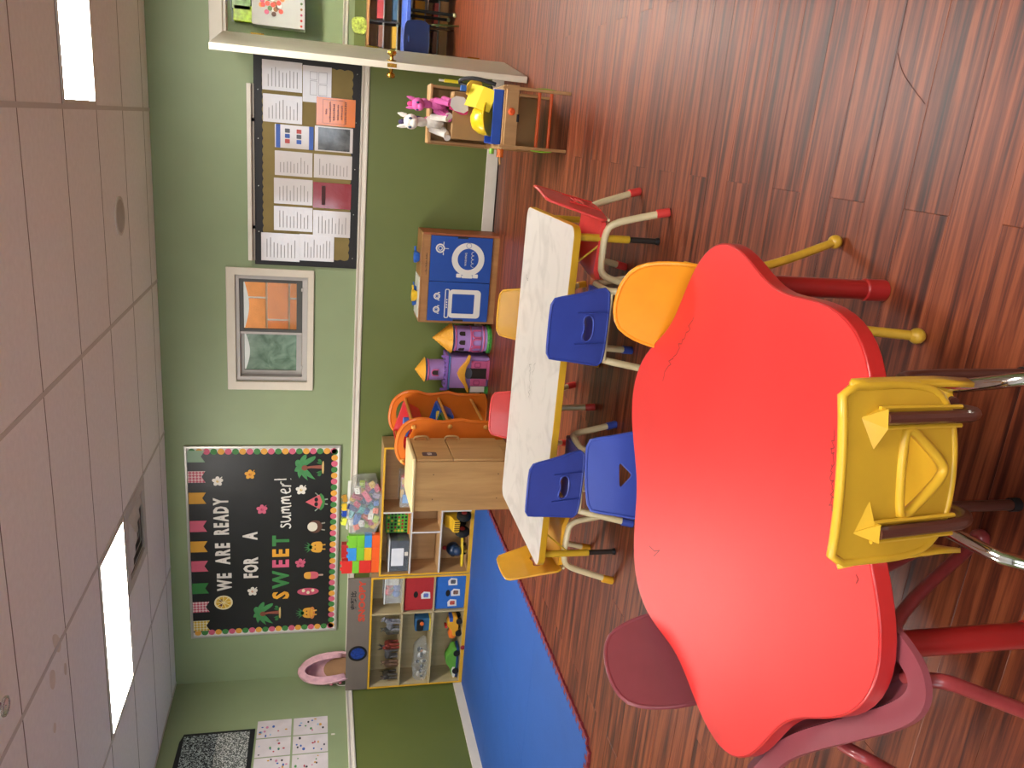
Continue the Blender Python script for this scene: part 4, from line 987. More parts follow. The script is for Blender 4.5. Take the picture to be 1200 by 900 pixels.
# ================================================================== WOODEN PLAY CABINET
fcx, fcy = -2.335, -1.225
t = thing('play_cabinet', 'light wooden play refrigerator with two doors facing the orange rack side', 'cabinet', (fcx, fcy, 0), D_(3))
FW, FD, FH = .375, .45, .70                 # x depth, y width, height; doors face +x
B(-FW/2, FW/2-.016, -FD/2, FD/2, 0, FH).build('carcass', M_BIRCH, t, bevel=.003)
B(-FW/2-.006, FW/2+.006, -FD/2-.006, FD/2+.006, FH, FH+.024).build('top_board', wood('pale', [(.25, '#D6BE86'), (.6, '#E2CD98')], (14, 2, 14), .4, bump=.02), t, bevel=.009, seg=3)  # yellower, paler tone than the carcass: light on the top put into the colour
for z0, z1, hz in ((.07, .445, .40), (.45, FH-.006, .62)):
    dd = B(FW/2-.014, FW/2+.002, -FD/2+.004, FD/2-.004, z0, z1).build('door', M_BIRCH, t, bevel=.003)
    MB().tube(smooth_path([(FW/2+.002, FD/2-.045, hz-.05), (FW/2+.028, FD/2-.045, hz-.045), (FW/2+.028, FD/2-.045, hz+.045), (FW/2+.002, FD/2-.045, hz+.05)]), .009, 8).build('handle', M_BIRCH, dd)
B(-FW/2+.01, FW/2-.01, -FD/2+.01, FD/2-.01, 0, .066).build('plinth', M_BIRCH, t)
MB().prism(rrect(.07, .1, .014), 0, .002, Matrix.Translation((FW/2+.002, -.12, .60)) @ Matrix(((0,0,1,0),(1,0,0,0),(0,1,0,0),(0,0,0,1)))).build('logo_label', mat('#4A3F46', .4), t)
MB().prism(rrect(.045, .03, .01), .002, .0026, Matrix.Translation((FW/2+.002, -.12, .60)) @ Matrix(((0,0,1,0),(1,0,0,0),(0,1,0,0),(0,0,0,1)))).build('logo_mark', mat('#B9B0A8', .4, noise=.6, scale=90), t)
for y, z in ((-.0, .13), (0, .58)):
    for x in (-.1, .08): MB().cyl((x, -FD/2-.0015, z), (x, -FD/2+.001, z), .004, n=10).build('screw', mat('#4A3A2C', .5), t)

# ================================================================== ORANGE TOY RACK
t = thing('toy_rack', 'orange plastic toy rack with curvy ends, wooden rods and slanted bins', 'toy rack', (-2.22, -.64, 0))
M_OR = mat('#D9701F', .35, coat=.2, noise=.05)
outl = round_poly([(-.20,.0),(.16,.0),(.175,.06),(.15,.17),(.165,.24),(.195,.33),(.17,.42),(.165,.5),(.195,.58),(.19,.68),(.12,.765),(.0,.79),(-.1,.775),(-.17,.71),(-.19,.6),(-.17,.45),(-.21,.3),(-.19,.15),(-.22,.05)], 2)
slot = round_poly([(-.04,.735),(.04,.74),(.1,.715),(.125,.68),(.10,.675),(.06,.7),(.0,.708),(-.04,.70)], 1)
Mp = lambda y: Matrix.Translation((0, y, 0)) @ Matrix(((1,0,0,0),(0,0,-1,0),(0,1,0,0),(0,0,0,1)))
for y in (.31, -.31):
    hcn = (.045, .718)
    mb = MB(); N_ = 72; o_ = loop_by_angle(outl, hcn, N_); h_ = loop_by_angle(slot, hcn, N_)
    mb.ring(o_, h_, -.012, .012, Mp(y)); pn = mb.build('end_panel', M_OR, t, bevel=.003)
    MB().tube([Mp(y) @ Vector((a, b, 0)) for a, b in o_], .016, 8, closed=True).build('rim', M_OR, pn)
    MB().tube([Mp(y) @ Vector((a, b, 0)) for a, b in round_poly([(-.11,.42),(.1,.42),(.12,.5),(.1,.62),(-.08,.62),(-.12,.52)], 2)], .012, 8, closed=True).build('moulding', M_OR, pn)
    MB().tube([Mp(y) @ Vector((a, b, 0)) for a, b in round_poly([(-.11,.12),(.1,.12),(.12,.2),(.1,.34),(-.08,.34),(-.12,.22)], 2)], .012, 8, closed=True).build('moulding', M_OR, pn)
M_ROD = mat('#C8873A', .4)
for x, z in ((.135, .67), (.14, .405), (.135, .138), (-.13, .74), (-.14, .47), (-.14, .2)):
    MB().cyl((x, -.31, z), (x, .31, z), .0115, n=12).build('rod', M_ROD, t)
    for y in (-.325, .325): MB().ball((x, y, z), (.018, .012, .018)).build('rod_cap', mat('#D99A4A', .4), t)
def slung(y0, y1, z, hx, lab):
    b_ = thing('toy_bin', lab, 'bin', (-2.22, -.64+(y0+y1)/2, z)); hw = (y1-y0)/2; b_.rotation_euler = (0, .28, 0)
    mb = MB(); o_, i_ = rrect(.27, 2*hw, .03), rrect(.255, 2*hw-.015, .025); o2, i2 = rrect(.23, 2*hw-.03, .03), rrect(.215, 2*hw-.045, .025)
    n = len(o_); v = [(x, y, 0) for x, y in o_]+[(x, y, 0) for x, y in i_]+[(x, y, -.12) for x, y in o2]+[(x, y, -.113) for x, y in i2]
    f = []
    for i in range(n):
        j = (i+1) % n; f += [(i, j, n+j, n+i), (2*n+i, 2*n+j, j, i), (n+i, n+j, 3*n+j, 3*n+i)]
    f += [tuple(range(3*n-1, 2*n-1, -1)), tuple(range(3*n, 4*n))]
    mb.add(v, f); m = mat(hx, .35, coat=.2); mb.build('tub', m, b_)
    MB().tube([(x, y, 0) for x, y in o_], .008, 8, closed=True).build('lip', m, b_)
    return b_
slung(-.29, .28, .715, '#C8262C', 'large red bin on the top rods of the orange rack')
slung(.03, .28, .46, '#2A5CB8', 'blue bin on the middle rods of the orange rack, beside the green bin')
slung(-.29, .01, .46, '#3E6B34', 'dark green bin on the middle rods of the orange rack')
for dx, dy, dz, hx, lab, r_ in ((.02, -.1, .685, '#2F5CA8', 'blue toy lying in the red rack bin', .045), (.03, .05, .68, '#3A66B0', 'second blue toy lying in the red rack bin', .04), (.06, .11, .415, '#E2C24A', 'yellow toy in the blue rack bin', .04)):
    o = MB().prism(round_poly([(-r_,-r_*.6),(r_,-r_*.6),(r_*1.1,r_*.3),(r_*.3,r_),(-r_,r_*.7)], 2), -r_*.7, r_*.7, Matrix.Translation((-2.22+dx, -.64+dy, dz))).build('small_toy', mat(hx, .4), bevel=.006); tag(o, lab, 'toy')

# ================================================================== TOY CASTLE
M_PUR = mat('#9A78B4', .45, noise=.06); M_PINK = mat('#C25A86', .45); M_ROOF = mat('#E0A02E', .5, bump=.3, bscale=80); M_CBL = mat('#4A72A8', .5); M_DK = mat('#2A1E18', .7); M_GRN = mat('#3E8A38', .6, noise=.4, scale=60, bump=.5, bscale=90)
def cone_roof(mb, r, z0, z1, rows=7, n=24):
    for k in range(rows):
        a, b = k/rows, (k+1)/rows; mb.lathe([(r*(1-a)+.002, z0+(z1-z0)*a), (r*(1-b)+.006, z0+(z1-z0)*b)], n)
    return mb
ty = -.21
t = thing('castle_tower', 'round lilac toy castle tower with orange cone roof beside the play kitchen', 'toy castle', (-1.607, ty, 0))
R_ = .103
MB().lathe([(R_+.006, 0), (R_+.006, .022), (R_, .032), (R_, .30)], 28).build('wall', M_PUR, t)
MB().lathe([(R_+.012, 0), (R_+.014, .02), (R_+.004, .034)], 28).build('hedge', M_GRN, t)
cone_roof(MB(), R_+.016, .315, .462).build('roof', M_ROOF, t)
for z, m in ((.305, M_CBL), (.285, M_PINK), (.165, M_PINK), (.06, M_PINK)): MB().lathe([(R_+.001, z-.005), (R_+.006, z), (R_+.001, z+.006)], 28).build('band', m, t)
def arch(w, h): return [(-w, 0), (w, 0)] + [(w*math.cos(a*PI/8), h+w*math.sin(a*PI/8)) for a in range(9)]
for a in (-135, -95, -55):
    Mr = Matrix.Rotation(D_(a+90), 4, 'Z') @ BW(0, -R_+.004, 0)
    MB().prism([(x, y+.215) for x, y in arch(.018, .03)], 0, .006, Mr).build('window', M_DK, t)
    MB().ring([(x*1.35, y*1.1+.085) for x, y in arch(.026, .045)], [(x, y+.085) for x, y in arch(.024, .042)], 0, .008, Mr).build('arch_moulding', M_PINK, t)
t = thing('castle_house', 'lilac toy castle gatehouse with small turret and pink open doors', 'toy castle', (-1.875, ty, 0))
B(-.13, .13, -.085, .085, 0, .335).build('wall', M_PUR, t, bevel=.006)
MB().lathe([(.085, .36), (.085, .50)], 24).build('turret', M_PUR, t); MB().lathe([(.09, .50), (.096, .507), (.09, .515)], 24).build('band', M_CBL, t); MB().lathe([(.088, .485), (.093, .49), (.088, .497)], 24).build('band', M_PINK, t)
cone_roof(MB(), .1, .515, .59, 5).build('turret_roof', M_ROOF, t)
MB().prism([(x, y+.415) for x, y in arch(.018, .03)], 0, .006, BW(0, -.083, 0)).build('window', M_DK, t); MB().ring([(x*1.4, y*1.12+.41) for x, y in arch(.02, .033)], [(x, y+.41) for x, y in arch(.02, .033)], -.002, .008, BW(0, -.083, 0)).build('window_frame', M_PINK, t)
pr = MB()
for i in range(9):
    x = -.138+.0345*i; pr.box(x-.009, x+.009, -.095, -.08, .35, .37+(.022 if i in (0, 8) else 0))
pr.box(-.145, .145, -.095, .09, .335, .355); pr.build('parapet', mat('#7E5AA8', .5), t, bevel=.002)
MB().box(-.14, .14, -.09, .088, .318, .332).build('band', M_CBL, t)
rf = MB(); pts = [(-.155, .175), (-.1, .2), (-.04, .245), (0, .262), (.04, .245), (.1, .2), (.155, .175), (.155, .16), (.1, .17), (.06, .19), (0, .2), (-.06, .19), (-.1, .17), (-.155, .16)]
rf.prism(pts, 0, .04, BW(0, -.08, 0)); rf.build('porch_roof', M_ROOF, t, bevel=.004)
MB().prism(ell(.045, .03, 18, 0, .168), 0, .012, BW(0, -.084, 0)).build('rosette', mat('#5A5F6A', .4, metal=.4), t)
B(-.045, .045, -.088, -.084, .02, .155).build('doorway', M_DK, t)
for s in (-1, 1):
    dr = B(s*.045 if s > 0 else -.105, .105 if s > 0 else -.045, -.1, -.088, .02, .15).build('door', M_PINK, t, bevel=.003); MB().ring(rrect(.04, .05, .008, cx=s*.075, cy=.1), rrect(.03, .04, .006, cx=s*.075, cy=.1), 0, .004, BW(0, -.1, 0)).build('door_panel', mat('#8E3A66', .5), dr)
B(-.16, -.11, -.1, -.06, 0, .145).build('side_pillar', mat('#D9D5CC', .5), t, bevel=.004); B(-.165, -.11, -.11, -.06, 0, .03).build('flower_bed', M_GRN, t)
B(-.05, .11, -.10, -.086, .0, .02).build('step', M_PINK, t)

# ================================================================== PLAY KITCHEN
kx0, kx1, ky, kz = -1.458, -.764, -.312, .60
t = thing('play_kitchen', 'wooden play kitchen with blue front printed with oven and washer', 'play kitchen', ((kx0+kx1)/2, ky, 0)); KW = (kx1-kx0)/2
M_KW = wood('kwood', [(.25, '#8A5E34'), (.55, '#9E6F40'), (.8, '#AD7E4C')], (12, 12, 2), .45)
M_KB = mat('#1E4796', .35, noise=.03); M_KP = mat('#CFCDC6', .45, noise=.02)
B(-KW, -KW+.016, 0, .29, 0, kz-.012).build('side_panel', M_KW, t); B(KW-.016, KW, 0, .29, 0, kz-.012).build('side_panel', mat('#9A5432', .5), t)
B(-KW, KW, .27, .29, 0, kz-.012).build('back_panel', M_KW, t); B(-KW, KW, -.004, .29, kz-.012, kz).build('worktop', M_KW, t, bevel=.003)
B(-KW+.016, KW-.016, 0, .014, 0, .052).build('toe_board', M_KW, t); B(-KW+.016, KW-.016, -.002, .014, .535, kz-.012).build('fascia', M_KW, t)
B(-KW+.016, KW-.016, .014, .27, .045, .06).build('bottom_board', M_KW, t)
kx = lambda py_: P(540, py_, ky-.01).x-(kx0+kx1)/2
kzz = lambda px_, py_: P(px_, py_, ky-.01).z
split = -.02
for nm, a, b in (('door', -KW+.018, split-.0015), ('door', split+.0015, KW-.018)):
    dr = B(a, b, -.012, .0, .056, .532).build(nm, M_KB, t, bevel=.002)
    Md = BW(0, -.012, 0); cxd = (a+b)/2
    if a < -.1:      # oven door on the left
        ox, oz, ow, oh = cxd-.015, .245, .225, .25
        MB().ring(rrect(ow, oh, .03, cx=ox, cy=oz), rrect(ow-.07, oh-.075, .006, cx=ox, cy=oz+.012), 0, .0015, Md).build('oven_print', M_KP, dr, smooth=False)
        MB().ring(rrect(ow+.005, .035, .012, cx=ox, cy=oz+.14), rrect(ow-.008, .022, .008, cx=ox, cy=oz+.14), 0, .0015, Md).build('handle_print', M_KP, dr, smooth=False)
        for i in range(4): MB().prism(rrect(.012, .008, .002, cx=ox-.03+.02*i, cy=oz+.14), 0, .0016, Md).build('button_print', M_KP, dr, smooth=False)
        for kx_ in (ox-.05, ox+.055):
            MB().ring(ell(.026, .026, 20, kx_, .465), ell(.016, .016, 20, kx_, .465), 0, .0015, Md).build('dial_print', M_KP, dr, smooth=False)
            MB().ring(ell(.012, .012, 16, kx_, .465), ell(.009, .009, 16, kx_, .465), 0, .0016, Md).build('dial_print', M_KP, dr, smooth=False)
            for s in (-1, 1): MB().prism(rrect(.006, .016, .002, cx=kx_+s*.03, cy=.45), 0, .0015, Md).build('dial_print', M_KP, dr, smooth=False)
        B(a, a+.014, -.0135, -.011, .25, .33).build('grip_slot', M_BLACK, dr)
    else:            # washer door on the right
        ox, oz = cxd+.005, .24
        MB().ring(ell(.127, .127, 40, ox, oz), ell(.082, .082, 40, ox, oz), 0, .0015, Md).build('washer_print', M_KP, dr, smooth=False)
        MB().ring(ell(.021, .021, 20, ox+.105, oz), ell(.018, .018, 20, ox+.105, oz), .0016, .002, Md).build('lock_print', M_KB, dr, smooth=False)
        MB().prism(rrect(.022, .085, .006, cx=ox-.135, cy=oz), 0, .0014, Md).build('hinge_print', M_KP, dr, smooth=False)
        for s in (-1, 1): MB().prism(rrect(.03, .04, .006, cx=ox-.128, cy=oz+s*.065), 0, .0013, Md).build('hinge_print', M_KP, dr, smooth=False)
        text('WASHING', .022, BW(ox, -.0135, oz+.018), M_KP, dr, sx=1.0)
        for i in range(4):
            c_ = -.045+.03*i; MB().tube([BW(ox, -.0135, oz-.04) @ Vector((c_+.015*math.cos(a_*PI/6), .02*math.sin(a_*PI/6)-.004, 0)) for a_ in range(7)], .0017, 5).build('wave_print', M_KP, dr)
        MB().ring(ell(.035, .035, 24, ox+.075, .46), ell(.024, .024, 24, ox+.075, .46), 0, .0015, Md).build('dial_print', M_KP, dr, smooth=False)
        MB().ring(ell(.018, .018, 20, ox+.075, .46), ell(.012, .012, 20, ox+.075, .46), 0, .0016, Md).build('dial_print', M_KP, dr, smooth=False)
        MB().prism(rrect(.004, .03, .001, cx=ox+.075, cy=.41), 0, .0015, Md).build('dial_print', M_KP, dr, smooth=False)
        for s in (-1, 1): MB().prism(rrect(.022, .006, .001, cx=ox+.075+s*.04, cy=.435), 0, .0015, Md).build('dial_print', M_KP, dr, smooth=False)
        B(b-.014, b, -.0135, -.011, .25, .33).build('grip_slot', M_BLACK, dr)
pk = MB(); rg = random.Random(4)
for i in range(22): pk.prism(q4(.03+.0075*i, .03+.0075*i+rg.uniform(.002, .005), .553, .553+rg.uniform(.006, .014)), 0, .0004, BW(0, -.0022, 0))
pk.build('small_print', mat('#3A2C20', .6), t, smooth=False)
B(-KW+.03, -.0, .02, .27, kz, kz+.006).build('hob_plate', mat('#DAD9CC', .35), t)
for x, z, hx, s, lab in ((-.16, 0, '#E0B62C', .045, 'yellow toy pot on the play kitchen hob'), (-.22, .05, '#2F62B8', .03, 'blue toy cup beside the yellow pot'), (-.12, .07, '#2A5AA8', .03, 'blue toy dish behind the yellow pot'), (.14, .02, '#2C66C8', .045, 'blue folded toy on the play kitchen worktop')):
    lt = thing('toy_dish', lab, 'toy dish', ((kx0+kx1)/2+x, ky+.10+z, kz+(.006 if x < 0 else 0)))
    MB().lathe([(s*.7, 0), (s, s*.5), (s, s*.9), (s*.8, s*.9), (s*.65, s*.35)], 18).build('bowl', mat(hx, .4), lt)
    MB().cyl((s*.9, 0, s*.7), (s*1.8, 0, s*.8), s*.16, n=8).build('handle', mat(hx, .4), lt)

# ================================================================== TOY WORKBENCH
bz = .37
t = thing('tool_bench', 'small wooden toy workbench with orange rungs by the open door', 'workbench', (.075, -1.58, 0), D_(2))
M_PLY = wood('ply', [(.25, '#A67C4C'), (.6, '#BC9260'), (.8, '#C69E6C')], (10, 10, 2), .5, bump=.02); M_CB = mat('#A37F53', .8, noise=.06)
for s in (-1, 1): 
    B(s*.155-.008, s*.155+.008, -.25, -.215, 0, bz+.02).build('front_post', M_PLY, t, bevel=.002)
    B(s*.155-.006, s*.155+.006, -.215, .27, bz-.10, bz).build('side_rail', M_PLY, t)
    B(s*.155-.006, s*.155+.006, .2, .27, 0, .72).build('back_post', M_PLY, t)
B(-.17, .17, -.23, .27, bz-.012, bz+.006).build('bench_top', M_PLY, t, bevel=.003)
B(-.17, .17, -.245, -.225, bz-.075, bz-.005).build('apron', M_PLY, t, bevel=.002)
B(-.17, .17, .255, .272, .04, .73).build('back_board', M_CB, t)
B(-.02, .02, -.2475, -.244, bz-.082, bz-.068).build('drawer_notch', M_BLACK, t)
for z in (.10, .17): MB().cyl((-.155, -.205, z), (.155, -.205, z), .009).build('rung', mat('#D9602A', .4), t)
for s in (-1, 1): MB().tube(smooth_path([(s*.16, -.205, .075), (s*.168, -.2, .135), (s*.16, -.205, .195)]), .007, 8).build('rung_clip', mat('#8CC23A', .4), t)
MB().lathe([(.018, 0), (.02, .012), (.01, .02)], 16, Matrix.Translation((.03, -.247, bz-.035)) @ Matrix.Rotation(PI/2, 4, 'X')).build('peg', mat('#DD5A2A', .4), t)
MB().cyl((-.165, -.1, bz-.02), (-.215, -.1, bz-.02), .02).build('vice', mat('#D9702C', .4), t); MB().cyl((-.17, -.1, bz+.03), (-.2, -.1, bz+.03), .014).build('nut', mat('#7DB23A', .4), t); MB().cyl((-.215, -.1, bz-.02), (-.255, -.1, bz-.025), .006).build('vice_screw', mat('#A87C4A', .5), t)
def on_bench(x, y, z): return Vector((.075, -1.58, 0)) + Matrix.Rotation(D_(2), 3, 'Z') @ Vector((x, y, z))
# blue tray
o = tray(MB(), .29, .2, .055, .006).build('blue_tray', mat('#2B55B8', .35), smooth=False, bevel=.002); o.location = on_bench(0, -.12, bz+.007); tag(o, 'blue plastic tray on the toy workbench', 'tray')
c = P(545, 128, -1.66)
t = thing('hard_hat', 'yellow toy hard hat with paper card on the workbench', 'helmet', on_bench(-.015, -.10, bz+.05), D_(15)); t.rotation_euler = (-.5, .15, .3)
M_HAT = mat('#E6C21E', .3, coat=.2)
MB().lathe([(.088, 0), (.088, .03), (.08, .065), (.06, .095), (.03, .11), (.004, .114)], 28).build('dome', M_HAT, t)
MB().prism(ell(.094, .12, 30, 0, -.02), -.004, .004).build('brim', M_HAT, t, bevel=.002); MB().tube(smooth_path([(0, -.09, .02), (0, -.06, .09), (0, 0, .118), (0, .06, .09), (0, .088, .02)]), .007, 8).build('ridge', M_HAT, t)
t2 = thing('yellow_card', 'bent yellow paper card leaning on the toy hard hat', 'paper', on_bench(.075, -.20, bz+.06)); t2.rotation_euler = (-.3, .35, .15); t2.scale = (1.25, 1.1, 1.1)
MB().add([(-.05,0,0),(.05,0,0),(.05,.012,.075),(-.05,.012,.075),(-.05,.045,.14),(.05,.045,.14)], [(0,1,2,3),(3,2,5,4)]).build('card', mat('#E8CC2C', .6), t2, smooth=False).modifiers.new('th', 'SOLIDIFY').thickness = .0015
# black strap bag hung on the post
t = thing('tool_belt', 'black and yellow toy tool belt hung on the workbench side', 'tool belt', on_bench(.175, -.05, bz+.14))
MB().tube(smooth_path([(0, -.09, -.10), (.025, -.06, .0), (.02, .0, .07), (0, .06, .09), (-.02, .02, .04), (-.03, -.04, -.02), (-.02, -.09, -.08)]), .011, 8).build('strap', mat('#211F20', .6), t)
MB().prism(round_poly([(-.05,-.03),(.05,-.04),(.045,.05),(-.045,.06)], 2), -.012, .012, Matrix.Translation((-.03, -.03, .0)) @ Matrix(((1,0,0,0),(0,0,-1,0),(0,1,0,0),(0,0,0,1)))).build('pouch', mat('#D8A92C', .6), t, bevel=.004)
MB().cyl((0, .05, .09), (.0, .05, .17), .009).build('tool_handle', mat('#E2D02C', .4), t); MB().cyl((0, .05, .17), (0, .05, .20), .006).build('tool_tip', mat('#D9D5C8', .5), t); B(-.05, -.02, -.07, -.04, .06, .09).build('buckle', mat('#3466B8', .4), t)
# plush ponies
def plush(lab, loc, rot, hx, mane, s, group='plush ponies on the workbench'):
    t = thing('plush_pony', lab, 'plush toy', loc, rot, group); m = mat(hx, .9, noise=.08, scale=30, bump=.4, bscale=120)
    mb = MB()
    mb.ball((0, 0, .32*s), (.2*s, .16*s, .22*s)).ball((.05*s, 0, .62*s), (.11*s, .1*s, .16*s)).ball((.12*s, 0, .84*s), (.17*s, .16*s, .16*s)).ball((.27*s, 0, .79*s), (.1*s, .09*s, .08*s))
    for y in (-.12, .12):
        mb.tube([(.08*s, y*s, .4*s), (.25*s, y*1.3*s, .22*s), (.36*s, y*1.4*s, .10*s)], [.075*s, .065*s, .07*s], 10)
        mb.tube([(-.02*s, y*s, .2*s), (.2*s, y*1.5*s, .08*s), (.36*s, y*1.9*s, .07*s)], [.1*s, .08*s, .075*s], 10)
    mb.build('body', m, t)
    for y in (-.1, .1):
        MB().tube([(.06*s, y*s, .94*s), (.04*s, y*1.25*s, 1.05*s), (.03*s, y*1.4*s, 1.13*s)], [.05*s, .045*s, .01*s], 8).build('ear', m, t)
        MB().ball((.245*s, y*.9*s, .87*s), (.03*s, .025*s, .04*s)).build('eye', mat('#2C4A6A', .2), t)
    for k in range(6): MB().ball((-.02*s-.02*s*k, (.03 if k % 2 else -.05)*s, (1.0-.11*k)*s), (.09*s, .07*s, .1*s)).build('mane_lock', mat(mane[k % len(mane)], .9, bump=.5, bscale=90), t)
    MB().tube([(-.16*s, 0, .28*s), (-.28*s, .02*s, .36*s), (-.32*s, .02*s, .2*s)], [.06*s, .08*s, .03*s], 8).build('tail', mat(mane[0], .9), t)
bt = .735
MB().prism(rrect(.33, .15, .01), .725, .74, Matrix.Translation((0, .20, 0))).build('top_ledge', M_PLY, bpy.data.objects['tool_bench'], bevel=.002)
plush('white plush pony with dark and yellow mane sitting on the workbench', on_bench(-.05, .13, .62), D_(-100), '#D9D2C8', ['#3A3050', '#D8A23C', '#B85A78'], .27)
plush('bright pink plush pony sitting on the workbench', on_bench(.05, .09, .62), D_(-110), '#C65A98', ['#C8407A', '#D86AA8'], .23)
t = thing('doll_dress', 'white paper over a hot pink toy dress on the workbench', 'doll dress', on_bench(.045, -.005, .54))
MB().lathe([(.04, 0), (.045, .03), (.025, .075), (.02, .1)], 18).build('dress', mat('#C8286A', .7), t); MB().prism(round_poly([(-.04,-.0),(.05,.01),(.055,.1),(-.02,.11)], 1), .052, .056, BW(0, -.0, 0)).build('paper', mat('#DAD4D4', .7), t)
tag(B(*(lambda q: (q.x-.13, q.x+.13, q.y-.07, q.y+.13, bz+.007, .618))(on_bench(0, .09, 0))).build('cardboard_box', M_CB, bevel=.003), 'small brown cardboard box on the workbench behind the hard hat', 'box')

# ================================================================== SUMMER BOARD
SX0, SX1, SZ0, SZ1 = -4.425, -2.617, 1.153, 2.39
scx, scz = (SX0+SX1)/2, (SZ0+SZ1)/2; shw, shh = (SX1-SX0)/2, (SZ1-SZ0)/2
t = thing('summer_board', 'black decorated summer board with silver frame and scalloped border', 'bulletin board', (scx, 0, scz))
MB().box(-shw+.01, shw-.01, -.014, 0, -shh+.01, shh-.01).build('black_paper', mat('#1C1B1C', .38, noise=.2, scale=3, bump=.25, bscale=7), t, smooth=False)
MB().ring(q4(-shw, shw, -shh, shh), q4(-shw+.02, shw-.02, -shh+.02, shh-.02), 0, .024, BW()).build('frame', mat('#B9B5AD', .35, metal=.6, noise=0), t, smooth=False, bevel=.003)
bwid = .062
brd = MB().ring(q4(-shw+.02, shw-.02, -shh+.02, shh-.02), q4(-shw+.055, shw-.055, -shh+.055, shh-.0205), .014, .0155, BW()).build('border_strip', checker_mat('dots', '#E4DFD8', '#B9B3AC', 160), t, smooth=False)
SC_ = [mat(h, .6, noise=.03) for h in ('#3E7A3C', '#D89A3A', '#C85A72')]
k = 0
def dots(p0, p1, nrm):
    global k
    p0, p1 = Vector(p0), Vector(p1); n = int((p1-p0).length/.0545)
    for i in range(n):
        c = p0.lerp(p1, (i+.5)/n); q = [(c.x+.027*math.cos(a)*abs(1), c.y+.027*math.sin(a)) for a in [2*PI*j/14 for j in range(14)]]
        MB().prism(q, .0155, .0168, BW()).build('scallop', SC_[k % 3], brd, smooth=False); k += 1
e = .05
dots((shw-e, shh-.03), (shw-e, -shh+.03), None); dots((shw-.03, -shh+e), (-shw+.03, -shh+e), None); dots((-shw+e, -shh+.03), (-shw+e, shh-.03), None)
def SP(x, y):
    c = P(x, y, -.016); return c.x-scx, c.z-scz
def deco(name, poly, hx, z=.0165, th=.0015, m=None, par=t): return MB().prism(poly, z, z+th, BW()).build(name, m or mat(hx, .6, noise=.04), par, smooth=False)
PN = [(535, '#8FA88C', 0), (559, 'chk', 0), (584, '#C8912E', 0), (617, '#C0566A', 0), (641, '#C8912E', 0), (664, '#C0566A', 0), (690, '#2F7034', 0), (712, 'chk', 0), (734, 'chy', 0)]
for yy, hx, _ in PN:
    x, _z = SP(225, yy); top = shh-.022; w_ = .051; h_ = .135
    poly = [(x-w_, top), (x-w_, top-h_), (x, top-h_+.03), (x+w_, top-h_), (x+w_, top)]
    m = checker_mat('chk', '#B8485C', '#D8B8B4', 55) if hx == 'chk' else checker_mat('chy', '#C8A22E', '#D9D0A8', 55) if hx == 'chy' else None
    deco('pennant', poly, hx if m is None else '#fff', m=m)
M_LET = mat('#CFC6BC', .6)
def word(s, x, y, size, m, sx=.6, gap=0, name='letter', dz=0):
    cx, cz = SP(x, y); 
    mbs = [text_mb(ch, size, Matrix.Identity(4), .001, sx, 'LEFT', .007) for ch in s]
    ws = [max(p[0] for p in q.v)-min(p[0] for p in q.v) for q in mbs]; tot = sum(ws)+gap*(len(s)-1); cur = cx-tot/2
    for i, q in enumerate(mbs):
        x0 = min(p[0] for p in q.v); zc = (max(p[1] for p in q.v)+min(p[1] for p in q.v))/2
        MM = BW(cur-x0, -.0185, cz-zc if dz == 0 else cz-dz)
        MB().add(q.v, q.f, MM).build(name, m[i % len(m)] if isinstance(m, list) else m, t, smooth=False); cur += ws[i]+gap
word('WE', 263, 682, .155, M_LET, .62, .012); word('ARE', 261, 649, .155, M_LET, .60, .012); word('READY', 259, 605, .155, M_LET, .56, .010)
word('FOR', 294, 665, .155, M_LET, .6, .01); word('A', 293, 628, .155, M_LET, .62)
word('SWEET', 329, 665, .185, [mat('#D99A2E', .6), mat('#3A7A40', .6), mat('#C85672', .6), mat('#D99A2E', .6), mat('#3A7A40', .6)], .85, .03)
# handwritten "summer!" drawn with a round pen
def script_word():
    G = {'s': [(.5,.9),(.2,1),(.15,.75),(.5,.5),(.5,.15),(.2,0),(0,.15)], 'u': [(0,1),(.05,.2),(.3,0),(.55,.3),(.6,1),(.6,.3),(.75,0)], 'm': [(0,0),(.05,1),(.1,.6),(.3,1),(.38,.6),(.38,0),(.42,.6),(.6,1),(.7,.6),(.72,.1),(.85,0)],
         'e': [(0,.45),(.5,.6),(.45,.95),(.2,.95),(.05,.5),(.2,.05),(.6,.15)], 'r': [(0,0),(.05,1),(.1,.6),(.3,1),(.5,.95)], '!': [(0,1.6),(.02,.45)]}
    x = 0; out = []
    for ch in 'summer!':
        g = G[ch]; out.append([(x+a, b) for a, b in g]); x += max(a for a, b in g)+.22
        if ch == '!': out.append([(x-.22, .05), (x-.2, .0)])
    return out, x
strokes, tw = script_word()
c0, c1 = SP(336, 619), SP(336, 559); kx_ = (c1[0]-c0[0])/tw
for s in strokes:
    pts = smooth_path([(c0[0]+a*kx_, -.0185, c0[1]-.035+b*.085) for a, b in s], 2); MB().tube(pts, .0062, 6).build('script_letter', mat('#DDD8D0', .6), t)
def petals(x, y, hx, mid, r=.045, rot=0):
    cx, cz = SP(x, y); o = None
    pts = [(cx+r*(.62+.38*abs(math.cos(2.5*(a-rot))))*math.cos(a), cz+r*(.62+.38*abs(math.cos(2.5*(a-rot))))*math.sin(a)) for a in [2*PI*i/40 for i in range(40)]]
    o = deco('hibiscus', pts, hx); MB().prism(ell(r*.25, r*.25, 12, cx, cz), .018, .0188, BW()).build('flower_centre', mat(mid, .6), o, smooth=False)
    MB().tube([BW(0, -.019, 0) @ Vector((cx, cz, 0)), BW(0, -.019, 0) @ Vector((cx+r*.9, cz-r*.8, 0))], .004, 6).build('stamen', mat(hx, .6), o)
